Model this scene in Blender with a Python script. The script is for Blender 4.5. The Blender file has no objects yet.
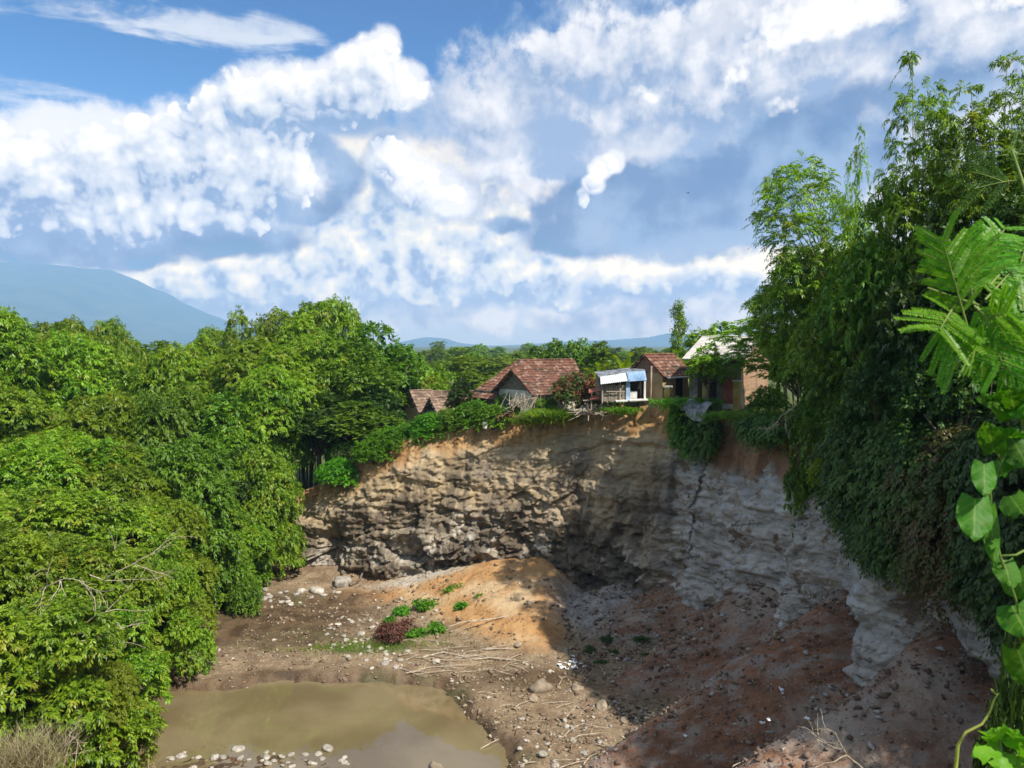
import bpy, bmesh, math, random
import numpy as np
from mathutils import Vector, Matrix

scene = bpy.context.scene
COL = scene.collection
RNG = np.random.default_rng(7)
random.seed(7)
R = math.radians

# ------------------------------------------------------------------ camera
FPX = 788.0
PITCH = math.atan(39.0 / FPX)
EYE = np.array([0.0, 0.0, 17.0])
FW = np.array([0, math.cos(PITCH), -math.sin(PITCH)])
UP = np.array([0, math.sin(PITCH), math.cos(PITCH)])
RT = np.array([1.0, 0, 0])

def ray(px, py):
    return FW + RT * ((px - 512) / FPX) + UP * ((384 - py) / FPX)

def at(px, py, Y):
    d = ray(px, py)
    return EYE + d * (Y / d[1])

def on_z(px, py, z=0.0):
    d = ray(px, py)
    return EYE + d * ((z - EYE[2]) / d[2])

cam = bpy.data.cameras.new('camera')
cam.sensor_width = 36.0
cam.lens = FPX / 1024 * 36.0
cam.clip_start = 0.05
cam.clip_end = 60000
cam.dof.use_dof = True
cam.dof.focus_distance = 48.0
cam.dof.aperture_fstop = 13.0
camo = bpy.data.objects.new('camera', cam)
COL.objects.link(camo)
camo.location = EYE
camo.rotation_euler = (math.pi / 2 - PITCH, 0, 0)
scene.camera = camo

# ------------------------------------------------------------------ render settings
scene.render.engine = 'CYCLES'
cy = scene.cycles
cy.max_bounces = 5
cy.diffuse_bounces = 3
cy.glossy_bounces = 2
cy.transmission_bounces = 2
cy.transparent_max_bounces = 6
cy.volume_bounces = 2
cy.caustics_reflective = False
cy.caustics_refractive = False
cy.use_denoising = True
try:
    cy.denoiser = 'OPENIMAGEDENOISE'
    cy.denoising_prefilter = 'ACCURATE'
except Exception:
    pass
cy.sample_clamp_indirect = 6.0
cy.use_adaptive_sampling = True
cy.adaptive_threshold = 0.012
vs = scene.view_settings
vs.view_transform = 'Standard'
vs.look = 'None'
vs.gamma = 1.0
vs.use_curve_mapping = False
vs.exposure = 0.5

# ------------------------------------------------------------------ numpy noise
_perm = np.random.default_rng(11).permutation(256).astype(np.int64)
_perm = np.concatenate([_perm, _perm, _perm])
_g = np.random.default_rng(12).normal(size=(256, 3))
_g /= np.linalg.norm(_g, axis=1)[:, None]

def _hash(ix, iy, iz):
    return _perm[_perm[_perm[ix & 255] + (iy & 255)] + (iz & 255)]

def noise(x, y, z):
    """perlin gradient noise, about -0.7..0.7"""
    x, y, z = np.broadcast_arrays(np.asarray(x, float), np.asarray(y, float), np.asarray(z, float))
    xi = np.floor(x).astype(np.int64); yi = np.floor(y).astype(np.int64); zi = np.floor(z).astype(np.int64)
    xf = x - xi; yf = y - yi; zf = z - zi
    u = xf ** 3 * (xf * (xf * 6 - 15) + 10)
    v = yf ** 3 * (yf * (yf * 6 - 15) + 10)
    w = zf ** 3 * (zf * (zf * 6 - 15) + 10)
    def gr(dx, dy, dz):
        g = _g[_hash(xi + dx, yi + dy, zi + dz)]
        return g[..., 0] * (xf - dx) + g[..., 1] * (yf - dy) + g[..., 2] * (zf - dz)
    def lerp(a, b, t): return a + t * (b - a)
    x00 = lerp(gr(0, 0, 0), gr(1, 0, 0), u); x10 = lerp(gr(0, 1, 0), gr(1, 1, 0), u)
    x01 = lerp(gr(0, 0, 1), gr(1, 0, 1), u); x11 = lerp(gr(0, 1, 1), gr(1, 1, 1), u)
    return lerp(lerp(x00, x10, v), lerp(x01, x11, v), w)

def fbm(x, y, z, octv=4, gain=0.5, ridged=False):
    s = 0; a = 1.0; t = 0
    for k in range(octv):
        n = noise(x * 2 ** k + 17.3 * k, y * 2 ** k + 5.1 * k, z * 2 ** k + 9.7 * k)
        if ridged: n = 0.5 - 2 * np.abs(n) * 0.7
        s = s + a * n; t += a; a *= gain
    return s / t * 1.6

def voro(x, y, z, off=False):
    """cellular noise: F1, F2 and a random value per cell"""
    x, y, z = np.broadcast_arrays(np.asarray(x, float), np.asarray(y, float), np.asarray(z, float))
    xi = np.floor(x).astype(np.int64); yi = np.floor(y).astype(np.int64); zi = np.floor(z).astype(np.int64)
    f1 = np.full(x.shape, 9.0); f2 = np.full(x.shape, 9.0); idv = np.zeros(x.shape); ox = np.zeros(x.shape); oy = np.zeros(x.shape); oz = np.zeros(x.shape)
    for dx in (-1, 0, 1):
        for dy in (-1, 0, 1):
            for dz in (-1, 0, 1):
                h = _hash(xi + dx, yi + dy, zi + dz)
                px = xi + dx + (_perm[h] / 255.0); py = yi + dy + (_perm[h + 37] / 255.0); pz = zi + dz + (_perm[h + 91] / 255.0)
                d = np.sqrt((px - x) ** 2 + (py - y) ** 2 + (pz - z) ** 2)
                m = d < f1
                f2 = np.where(m, f1, np.minimum(f2, d))
                idv = np.where(m, _perm[h + 53] / 255.0, idv)
                if off: ox = np.where(m, x - px, ox); oy = np.where(m, y - py, oy); oz = np.where(m, z - pz, oz)
                f1 = np.where(m, d, f1)
    return (f1, f2, idv, ox, oy, oz) if off else (f1, f2, idv)

def sstep(a, b, x):
    t = np.clip((x - a) / (b - a), 0, 1)
    return t * t * (3 - 2 * t)

# ------------------------------------------------------------------ object helpers
def raw_mesh(name, verts, faces_flat, fsize, mat=None, smooth=False, attrs=None):
    """verts (N,3) array; faces_flat: flat index array with a constant face size"""
    me = bpy.data.meshes.new(name)
    verts = np.ascontiguousarray(verts, dtype=np.float32)
    faces_flat = np.ascontiguousarray(faces_flat, dtype=np.int32).ravel()
    nf = len(faces_flat) // fsize
    me.vertices.add(len(verts)); me.vertices.foreach_set('co', verts.ravel())
    me.loops.add(len(faces_flat)); me.loops.foreach_set('vertex_index', faces_flat)
    me.polygons.add(nf)
    me.polygons.foreach_set('loop_start', np.arange(0, nf * fsize, fsize, dtype=np.int32))
    try:
        me.polygons.foreach_set('loop_total', np.full(nf, fsize, dtype=np.int32))
    except Exception:
        pass
    if attrs:
        for k, v in attrs.items():
            a = me.attributes.new(k, 'FLOAT', 'POINT')
            a.data.foreach_set('value', np.ascontiguousarray(v, dtype=np.float32).ravel())
    me.update(calc_edges=True)
    me.validate()
    if smooth:
        me.polygons.foreach_set('use_smooth', np.ones(nf, dtype=bool))
    if mat: me.materials.append(mat)
    return me

def grid_faces(nu, nv):
    """quads of an nu x nv grid stored row-major (u index slow)"""
    i = np.arange(nu - 1)[:, None] * nv + np.arange(nv - 1)[None, :]
    return np.stack([i, i + nv, i + nv + 1, i + 1], -1).reshape(-1, 4)

def link(name, data, parent=None, loc=None, rot=None, scale=None):
    o = bpy.data.objects.new(name, data)
    COL.objects.link(o)
    if parent is not None: o.parent = parent
    if loc is not None: o.location = loc
    if rot is not None: o.rotation_euler = rot
    if scale is not None: o.scale = scale if hasattr(scale, '__len__') else (scale,) * 3
    return o

def tag(o, label, cat, group=None, kind=None):
    if label: o['label'] = label
    if cat: o['category'] = cat
    if group: o['group'] = group
    if kind: o['kind'] = kind
    return o

def thing(name, label, cat, loc=(0, 0, 0), rotz=0.0, group=None, scale=None):
    o = link(name, None, loc=loc, rot=(0, 0, rotz), scale=scale)
    o.empty_display_size = 0.3
    return tag(o, label, cat, group)

def copy_tree(o, parent=None):
    c = o.copy(); COL.objects.link(c)
    if parent is not None: c.parent = parent
    for ch in list(o.children): copy_tree(ch, c)
    return c

class MB:
    """collects boxes, tubes and polygons, then links them as ONE mesh object"""
    def __init__(s): s.v = []; s.f = []
    def poly(s, pts, faces):
        b = len(s.v); s.v += [tuple(map(float, p)) for p in pts]; s.f += [tuple(b + i for i in f) for f in faces]; return s
    def box(s, c, size, rz=0.0, tilt=None):
        x, y, z = [k / 2 for k in size]
        m = Matrix.Rotation(rz, 3, 'Z')
        if tilt: m = m @ Matrix.Rotation(tilt[0], 3, 'X') @ Matrix.Rotation(tilt[1], 3, 'Y')
        P = [Vector(c) + m @ Vector(p) for p in ((-x, -y, -z), (x, -y, -z), (x, y, -z), (-x, y, -z), (-x, -y, z), (x, -y, z), (x, y, z), (-x, y, z))]
        return s.poly(P, [(0, 3, 2, 1), (4, 5, 6, 7), (0, 1, 5, 4), (1, 2, 6, 5), (2, 3, 7, 6), (3, 0, 4, 7)])
    def slab(s, quad, th):
        """a thick panel from a planar polygon"""
        q = [Vector(p) for p in quad]
        n = (q[1] - q[0]).cross(q[2] - q[0]).normalized() * th
        k = len(q); P = q + [p - n for p in q]
        F = [tuple(range(k)), tuple(range(2 * k - 1, k - 1, -1))] + [(i, i + k, (i + 1) % k + k, (i + 1) % k) for i in range(k)]
        return s.poly(P, F)
    def tube(s, pts, rad, n=6, cap=True):
        pts = [Vector(p) for p in pts]; b = len(s.v)
        if not hasattr(rad, '__len__'): rad = [rad] * len(pts)
        ref = Vector((0.31, 0.17, 0.93))
        for i, p in enumerate(pts):
            t = (pts[min(i + 1, len(pts) - 1)] - pts[max(i - 1, 0)]).normalized()
            a = t.cross(ref)
            if a.length < 0.1: a = t.cross(Vector((1, 0, 0)))
            a.normalize(); c = t.cross(a)
            for k in range(n):
                w = 2 * math.pi * k / n
                s.v.append(tuple(p + (a * math.cos(w) + c * math.sin(w)) * rad[i]))
        for i in range(len(pts) - 1):
            for k in range(n):
                k2 = (k + 1) % n
                s.f.append((b + i * n + k, b + i * n + k2, b + (i + 1) * n + k2, b + (i + 1) * n + k))
        if cap:
            s.f.append(tuple(b + k for k in range(n))[::-1])
            s.f.append(tuple(b + (len(pts) - 1) * n + k for k in range(n)))
        return s
    def mesh(s, name, mat, smooth=False):
        me = bpy.data.meshes.new(name); me.from_pydata(s.v, [], s.f); me.update()
        if smooth: me.polygons.foreach_set('use_smooth', [True] * len(me.polygons))
        if mat: me.materials.append(mat)
        return me
    def build(s, name, mat, parent=None, smooth=False, **kw):
        return link(name, s.mesh(name, mat, smooth), parent, **kw)

# ------------------------------------------------------------------ node helpers
class NT:
    def __init__(s, tree): s.t = tree; s.n = tree.nodes; s.l = tree.links
    def _in(s, sock, v):
        if v is None: return
        if isinstance(v, bpy.types.NodeSocket): s.l.new(v, sock)
        elif hasattr(v, '__len__') and not isinstance(v, str):
            v = tuple(v)
            if sock.type == 'RGBA' and len(v) == 3: v = v + (1,)
            sock.default_value = v
        else: sock.default_value = v
    def math(s, op, a, b=None, c=None, clamp=False):
        n = s.n.new('ShaderNodeMath'); n.operation = op; n.use_clamp = clamp
        for i, v in enumerate((a, b, c)): s._in(n.inputs[i], v)
        return n.outputs[0]
    def vmath(s, op, a, b=None, c=None):
        n = s.n.new('ShaderNodeVectorMath'); n.operation = op
        s._in(n.inputs[0], a); s._in(n.inputs[1], b)
        if c is not None: s._in(n.inputs[2], c)
        return n.outputs['Value'] if op in ('DOT_PRODUCT', 'LENGTH', 'DISTANCE') else n.outputs['Vector']
    def mix(s, f, a, b, mode='MIX'):
        n = s.n.new('ShaderNodeMix'); n.data_type = 'RGBA'; n.blend_type = mode
        s._in(n.inputs[0], f); s._in(n.inputs[6], a); s._in(n.inputs[7], b)
        return n.outputs[2]
    def ramp(s, f, lo, hi, a=0.0, b=1.0, smooth=True):
        n = s.n.new('ShaderNodeMapRange'); n.interpolation_type = 'SMOOTHSTEP' if smooth else 'LINEAR'
        s._in(n.inputs[0], f); s._in(n.inputs[1], lo); s._in(n.inputs[2], hi); s._in(n.inputs[3], a); s._in(n.inputs[4], b)
        return n.outputs[0]
    def noise(s, vec, scale, detail=4, rough=0.55, dist=0.0, out=0, dim='3D', typ=None):
        n = s.n.new('ShaderNodeTexNoise'); n.noise_dimensions = dim
        if typ: n.noise_type = typ
        if vec is not None: s._in(n.inputs['Vector'], vec)
        n.inputs['Scale'].default_value = scale; n.inputs['Detail'].default_value = detail
        n.inputs['Roughness'].default_value = rough; n.inputs['Distortion'].default_value = dist
        return n.outputs[out]
    def voro(s, vec, scale, feature='F1', out='Distance', detail=0, rough=0.5, dim='3D', smooth=None, rnd=1.0):
        n = s.n.new('ShaderNodeTexVoronoi'); n.feature = feature; n.voronoi_dimensions = dim
        if vec is not None: s._in(n.inputs['Vector'], vec)
        n.inputs['Scale'].default_value = scale
        if 'Detail' in n.inputs: n.inputs['Detail'].default_value = detail; n.inputs['Roughness'].default_value = rough
        if smooth is not None and 'Smoothness' in n.inputs: n.inputs['Smoothness'].default_value = smooth
        n.inputs['Randomness'].default_value = rnd
        return n.outputs[out]
    def attr(s, name, out='Fac'):
        n = s.n.new('ShaderNodeAttribute'); n.attribute_name = name; return n.outputs[out]
    def pos(s): return s.n.new('ShaderNodeNewGeometry').outputs['Position']
    def island(s): return s.n.new('ShaderNodeNewGeometry').outputs['Random Per Island']
    def objrand(s): return s.n.new('ShaderNodeObjectInfo').outputs['Random']
    def objco(s): return s.n.new('ShaderNodeTexCoord').outputs['Object']
    def mapping(s, vec, scale=(1, 1, 1), rot=(0, 0, 0), loc=(0, 0, 0)):
        n = s.n.new('ShaderNodeMapping'); s._in(n.inputs[0], vec)
        n.inputs['Scale'].default_value = scale; n.inputs['Rotation'].default_value = rot; n.inputs['Location'].default_value = loc
        return n.outputs[0]
    def bump(s, h, strength=0.5, dist=0.05, normal=None):
        n = s.n.new('ShaderNodeBump'); n.inputs['Strength'].default_value = strength; n.inputs['Distance'].default_value = dist
        s._in(n.inputs['Height'], h)
        if normal is not None: s._in(n.inputs['Normal'], normal)
        return n.outputs[0]

def material(name):
    m = bpy.data.materials.new(name); m.use_nodes = True
    m.node_tree.nodes.clear()
    nt = NT(m.node_tree)
    out = nt.n.new('ShaderNodeOutputMaterial')
    return m, nt, out

def pbr(nt, out, color, rough=0.8, normal=None, metallic=0.0, spec=0.3, **kw):
    b = nt.n.new('ShaderNodeBsdfPrincipled')
    nt._in(b.inputs['Base Color'], color); nt._in(b.inputs['Roughness'], rough); nt._in(b.inputs['Metallic'], metallic)
    nt._in(b.inputs['Specular IOR Level'], spec)
    if normal is not None: nt._in(b.inputs['Normal'], normal)
    for k, v in kw.items(): nt._in(b.inputs[k], v)
    nt.l.new(b.outputs[0], out.inputs['Surface'])
    return b

def noisy(name, c1, c2, scale=3.0, rough=0.8, bump=0.3, bdist=0.02, spec=0.25, coords='object', stretch=(1, 1, 1), detail=5, objvar=0.0, metallic=0.0):
    """a mottled two-tone surface"""
    m, nt, out = material(name)
    co = nt.objco() if coords == 'object' else nt.pos()
    co = nt.mapping(co, scale=stretch)
    n = nt.noise(co, scale, detail, 0.62)
    f = nt.ramp(n, 0.32, 0.68)
    col = nt.mix(f, c1, c2)
    if objvar:
        hv = nt.n.new('ShaderNodeHueSaturation')
        nt._in(hv.inputs['Value'], nt.math('MULTIPLY_ADD', nt.objrand(), 2 * objvar, 1 - objvar)); nt._in(hv.inputs['Color'], col)
        col = hv.outputs[0]
    nrm = nt.bump(nt.noise(co, scale * 3.1, 5, 0.65), bump, bdist)
    pbr(nt, out, col, rough, nrm, metallic, spec)
    return m
# ------------------------------------------------------------------ daylight and the clouded sky
SUN_AZ = 137.0     # clockwise from +Y: the sun stands behind the camera, to its right
SUN_EL = 50.0
world = bpy.data.worlds.new('World'); scene.world = world; world.use_nodes = True
world.cycles.sampling_method = 'MANUAL'; world.cycles.sample_map_resolution = 512

def srgb(r, g, b):
    f = lambda c: (c / 255 / 12.92) if c / 255 <= 0.04045 else ((c / 255 + 0.055) / 1.055) ** 2.4
    return (f(r), f(g), f(b), 1)

def sky_dir(px, py):
    """azimuth and elevation (degrees) of a spot of sky, both as seen from the place"""
    d = ray(px, py); d = d / np.linalg.norm(d)
    return math.degrees(math.atan2(d[0], d[1])), math.degrees(math.asin(d[2]))

def build_world():
    t = world.node_tree; t.nodes.clear(); nt = NT(t)
    out = nt.n.new('ShaderNodeOutputWorld')
    d = nt.n.new('ShaderNodeTexCoord').outputs['Generated']
    sp = nt.n.new('ShaderNodeSeparateXYZ'); nt.l.new(d, sp.inputs[0])
    az = nt.math('MULTIPLY', nt.math('ARCTAN2', sp.outputs[0], sp.outputs[1]), 180 / math.pi)
    el = nt.math('MULTIPLY', nt.math('ARCSINE', sp.outputs[2]), 180 / math.pi)
    cb = nt.n.new('ShaderNodeCombineXYZ'); nt._in(cb.inputs[0], az); nt._in(cb.inputs[1], el)
    p = cb.outputs[0]                                   # degrees
    sky = nt.n.new('ShaderNodeTexSky'); sky.sky_type = 'NISHITA'; sky.sun_disc = False
    sky.sun_elevation = R(SUN_EL); sky.sun_rotation = R(SUN_AZ); sky.altitude = 100; sky.air_density = 1.0; sky.dust_density = 0.6; sky.ozone_density = 2.2
    # domain warp shared by all layers
    wv = nt.n.new('ShaderNodeTexNoise'); nt._in(wv.inputs['Vector'], p); wv.inputs['Scale'].default_value = 0.22; wv.inputs['Detail'].default_value = 3
    warp = nt.vmath('SUBTRACT', wv.outputs['Color'], (0.5, 0.5, 0.5))

    def field(vec, blobs, g):
        """soft union of elliptical cloud masses"""
        acc = None
        for b in blobs:
            cx, cyy, rx, ry = b[:4]; w = b[4] if len(b) > 4 else 1.0
            a0, e0 = sky_dir(cx, cyy)
            a1, _ = sky_dir(cx + rx, cyy); _, e1 = sky_dir(cx, cyy - ry)
            ia, ie = 1 / max(abs(a1 - a0), .2), 1 / max(abs(e1 - e0), .2)
            q = g.vmath('MULTIPLY_ADD', vec, (ia, ie, 0), (-a0 * ia, -e0 * ie, 0))
            d2 = g.vmath('DOT_PRODUCT', q, q)
            v = g.math('MULTIPLY_ADD', d2, -0.8, 0.8 * w + 0.22)
            acc = v if acc is None else g.math('SMOOTH_MAX', acc, v, 0.45)
        return g.math('MAXIMUM', acc, -1.2)

    def density_group(name, blobs, puff, puffscale, fb, warpamt):
        gt = bpy.data.node_groups.new(name, 'ShaderNodeTree')
        gt.interface.new_socket('p', in_out='INPUT', socket_type='NodeSocketVector')
        gt.interface.new_socket('warp', in_out='INPUT', socket_type='NodeSocketVector')
        gt.interface.new_socket('d', in_out='OUTPUT', socket_type='NodeSocketFloat')
        g = NT(gt); gi = gt.nodes.new('NodeGroupInput'); go = gt.nodes.new('NodeGroupOutput')
        pv = g.vmath('MULTIPLY_ADD', gi.outputs['warp'], (warpamt, warpamt, 0), gi.outputs['p'])
        f = field(pv, blobs, g)
        # cauliflower puffs: inverted cellular noise at falling scales, on a slightly turbulent domain
        vo = g.voro(pv, puffscale, 'F1', 'Distance', detail=2.0, rough=0.6, dim='2D')
        fbn = g.noise(gi.outputs['p'], 0.55, 6, 0.62, dim='2D')
        dsum = g.math('MULTIPLY_ADD', g.math('SUBTRACT', 0.42, vo), puff, f)
        dsum = g.math('MULTIPLY_ADD', g.math('SUBTRACT', fbn, 0.5), fb, dsum)
        g.l.new(dsum, go.inputs[0])
        return gt

    def use(gt, vec):
        n = nt.n.new('ShaderNodeGroup'); n.node_tree = gt
        nt._in(n.inputs[0], vec); nt._in(n.inputs[1], warp); return n.outputs[0]

    # ---- base: clear sky, bluer to the left, thin veil low down
    layers = []                                        # (mask, colour)
    low = nt.ramp(el, 1.0, 10.0, 1.0, 0.0)
    layers.append((nt.math('MULTIPLY', low, 0.95), srgb(178, 203, 231)))
    # cirrus streaks, high up on the left
    ci = nt.noise(nt.mapping(p, scale=(0.10, 0.5, 1), rot=(0, 0, R(-8))), 1.0, 7, 0.6, 0.35, dim='2D')
    cb_ = use(density_group('cirrus', [(90, 12, 190, 20), (250, 30, 80, 14, .9), (30, 110, 90, 40, .6), (150, 205, 160, 40, .5)], 0.0, 0.2, 0.9, 2.0), p)
    layers.append((nt.math('MULTIPLY', nt.ramp(nt.math('MULTIPLY_ADD', cb_, 0.24, nt.math('MULTIPLY', ci, 1.25)), 0.60, 0.98, 0.0, 0.85), nt.ramp(el, 3, 8)), srgb(226, 234, 245)))
    # ---- thin grey-white veil behind the cumulus
    veil_blobs = [(160, 190, 200, 60), (560, 180, 250, 130), (720, 90, 300, 130), (900, 160, 260, 140), (420, 260, 330, 70), (640, 290, 300, 50), (120, 245, 260, 50), (360, 190, 130, 80), (960, 250, 300, 120), (450, 120, 90, 50, .8)]
    vd = use(density_group('veil', veil_blobs, 0.3, 0.16, 1.3, 1.5), p)
    vtone = nt.noise(p, 0.16, 7, 0.58, 0.0, dim='2D')
    vcol = nt.mix(nt.ramp(vtone, 0.36, 0.62), srgb(158, 184, 218), srgb(222, 227, 238))
    layers.append((nt.ramp(vd, -0.1, 0.55, 0, 0.95), vcol))

    def cumulus(name, blobs, c_shade, c_lit, edge, puff=0.9, ps=0.33, fb=0.8, wa=2.2, lit_off=(1.3, 1.5), k=0.75, bias=0.5, opac=1.0, dark=0.4, fine=False):
        gt = density_group(name, blobs, puff, ps, fb, wa)
        d0 = use(gt, p)
        d1 = use(gt, nt.vmath('ADD', p, (lit_off[0], lit_off[1], 0)))
        rel = nt.math('SUBTRACT', d0, d1)
        if fine:
            d2 = use(gt, nt.vmath('ADD', p, (lit_off[0] * .35, lit_off[1] * .35, 0)))
            rel = nt.math('ADD', rel, nt.math('MULTIPLY', nt.math('SUBTRACT', d0, d2), 0.9))
        else: rel = nt.math('MULTIPLY', rel, 1.6)
        lit = nt.math('MULTIPLY_ADD', rel, k, bias, clamp=True)
        col = nt.mix(nt.ramp(lit, 0.0, 1.0), c_shade, c_lit)
        col = nt.mix(nt.ramp(lit, 0.3, 0.0, 0, dark), col, srgb(120, 158, 204))
        layers.append((nt.ramp(d0, edge[0], edge[1], 0, opac), col))

    # far creamy cumulus near the horizon
    far = [(225, 268, 95, 42), (330, 258, 105, 54, 1.1), (420, 250, 110, 56, 1.1), (335, 212, 86, 44), (520, 274, 130, 30), (640, 274, 110, 22), (740, 268, 90, 24), (165, 284, 56, 22), (405, 195, 76, 56, 1.1), (290, 235, 80, 46), (490, 230, 90, 50), (560, 240, 50, 40, .7)]
    cumulus('far_body', far, srgb(176, 202, 231), srgb(250, 243, 234), (-0.55, 0.2), puff=0.5, ps=0.2, fb=1.1, wa=1.5, lit_off=(1.2, 1.8), k=0.4, bias=0.4, opac=.95, dark=.4)
    cumulus('far_cumulus', far, srgb(184, 206, 230), srgb(255, 249, 237), (-0.2, 0.32), puff=0.95, ps=0.42, fb=1.35, wa=1.4, lit_off=(0.9, 1.4), k=0.3, bias=0.36, dark=.6)
    # large grey-white deck top right, its sunlit breaks below
    deck = [(600, 52, 90, 40), (690, 60, 120, 54), (800, 40, 130, 70), (930, 30, 180, 70), (745, 95, 80, 40), (870, 110, 170, 46, .9), (1010, 20, 140, 60), (660, 110, 90, 44, .8), (500, 110, 70, 44, .7), (480, 180, 80, 50, .7), (560, 90, 60, 40, .8)]
    cumulus('cloud_deck', deck, srgb(164, 186, 216), srgb(246, 247, 251), (-0.25, 0.45), puff=0.9, ps=0.2, fb=1.6, wa=2.2, lit_off=(1.4, 1.6), k=0.34, bias=0.34, opac=0.95, dark=.5)
    # blue-grey rain cloud in shade
    dark = [(655, 212, 140, 54), (590, 240, 70, 22, .8), (740, 200, 90, 60), (800, 170, 90, 74), (320, 172, 46, 36, .9), (290, 200, 60, 26, .9), (60, 246, 140, 24), (190, 234, 120, 24), (510, 225, 60, 12, .3), (930, 95, 150, 36, .5)]
    dd = use(density_group('rain_cloud', dark, 0.3, 0.3, 0.6, 1.2), p)
    dtone = nt.noise(p, 0.22, 6, 0.55, dim='2D')
    layers.append((nt.ramp(dd, -0.1, 0.35, 0, 0.92), nt.mix(nt.ramp(dtone, .36, .66), srgb(108, 147, 193), srgb(150, 181, 216))))
    # nearer white cumulus
    near = [(-10, 185, 80, 58, 1.2), (45, 175, 66, 56, 1.2), (95, 168, 62, 54, 1.2), (140, 168, 62, 52, 1.2), (190, 165, 58, 54, 1.2), (214, 118, 22, 40), (236, 160, 50, 56, 1.1), (285, 165, 44, 40), (90, 205, 130, 40, 1.1), (200, 208, 80, 30),
            (258, 94, 40, 30), (300, 94, 50, 32), (350, 90, 48, 36, 1.1), (384, 52, 16, 28), (366, 60, 24, 26), (345, 62, 18, 20), (398, 84, 30, 26), (392, 154, 24, 26), (412, 180, 36, 28, .9), (446, 195, 34, 22, .6), (613, 160, 12, 11, .8), (600, 166, 12, 12, .8), (594, 181, 12, 13, .7), (585, 196, 9, 12, .6)]
    cumulus('cumulus_body', near, srgb(160, 188, 221), srgb(240, 243, 250), (-0.5, 0.25), puff=0.5, ps=0.2, fb=1.1, wa=1.6, lit_off=(1.6, 2.6), k=0.42, bias=0.34, opac=.96, dark=.5)
    cumulus('near_cumulus', near, srgb(182, 202, 227), srgb(255, 255, 255), (-0.04, 0.2), puff=0.95, ps=0.44, fb=1.2, wa=1.4, lit_off=(1.3, 2.2), k=0.30, bias=0.32, dark=.7, fine=True)
    bright = [(840, 8, 80, 34), (780, 30, 50, 26, .9), (738, 82, 26, 22, .8), (772, 108, 30, 16, .8), (1000, 5, 60, 18, .8), (655, 92, 30, 16, .5), (200, 170, 40, 16, .2)]
    bd = use(density_group('sun_break', bright, 0.9, 0.35, 1.2, 1.5), p)
    layers.append((nt.ramp(bd, -0.05, 0.6, 0, 0.95), (1.0, 1.0, 1.0, 1)))
    hs = nt.n.new('ShaderNodeHueSaturation'); hs.inputs['Saturation'].default_value = 1.3; nt._in(hs.inputs['Color'], sky.outputs[0])
    base = nt.vmath('SCALE', hs.outputs[0]); base.node.inputs['Scale'].default_value = 0.10
    cur = base
    for m, c in layers:                                # over-composite the layers, far to near
        if isinstance(c, tuple):
            c = tuple(k * CLOUD_GAIN for k in c[:3]) + (1,)
        else:
            g = nt.vmath('SCALE', c); g.node.inputs['Scale'].default_value = CLOUD_GAIN; c = g
        cur = nt.mix(m, cur, c)
    # the air in front dims low cloud and adds its own light; the sky behind is that much stronger
    se = nt.math('SINE', nt.math('MULTIPLY', nt.math('MAXIMUM', el, 4.2), math.pi / 180))
    tau = nt.math('MULTIPLY', nt.math('MINIMUM', nt.math('DIVIDE', 1000.0, se), 13200.0), HAZE)
    veil_t = nt.math('EXPONENT', nt.math('MULTIPLY', tau, -1.0))
    hz = nt.vmath('SCALE', AIR_LIGHT); nt._in(hz.node.inputs['Scale'], nt.math('SUBTRACT', 1.0, veil_t))
    behind = nt.vmath('MAXIMUM', nt.vmath('SUBTRACT', cur, hz), (0.01, 0.02, 0.03))
    gain = nt.math('DIVIDE', 1.0, veil_t)
    bg = nt.n.new('ShaderNodeBackground'); nt._in(bg.inputs['Color'], behind); nt._in(bg.inputs['Strength'], gain)
    # clouds over the rest of the sky (behind and overhead): simpler
    ring = nt.noise(d, 2.2, 5, 0.6)
    away = nt.math('MAXIMUM', nt.ramp(nt.math('ABSOLUTE', az), 42, 58), nt.ramp(el, 34, 46))
    away = nt.math('MAXIMUM', away, nt.ramp(el, -1, -3))
    oc = nt.mix(nt.math('MULTIPLY', nt.ramp(ring, 0.43, 0.58), 0.92), base, tuple(k * CLOUD_GAIN for k in srgb(240, 238, 234)[:3]) + (1,))
    bg2 = nt.n.new('ShaderNodeBackground'); nt._in(bg2.inputs['Color'], oc)
    mx = nt.n.new('ShaderNodeMixShader'); nt._in(mx.inputs[0], away); nt.l.new(bg.outputs[0], mx.inputs[1]); nt.l.new(bg2.outputs[0], mx.inputs[2])
    nt.l.new(mx.outputs[0], out.inputs['Surface'])

AIR_LIGHT = (0.165, 0.315, 0.50)
HAZE = 0.00016       # density of the air, per metre
CLOUD_GAIN = 0.70
build_world()

sun = bpy.data.lights.new('sun', 'SUN'); sun.energy = 5.0; sun.angle = R(0.53); sun.color = (1.0, 0.93, 0.82)
suno = link('sun', sun)
az_, el_ = R(SUN_AZ), R(SUN_EL)
to_sun = Vector((math.sin(az_) * math.cos(el_), math.cos(az_) * math.cos(el_), math.sin(el_)))
suno.rotation_euler = to_sun.to_track_quat('Z', 'Y').to_euler()
suno.location = to_sun * 80
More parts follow.
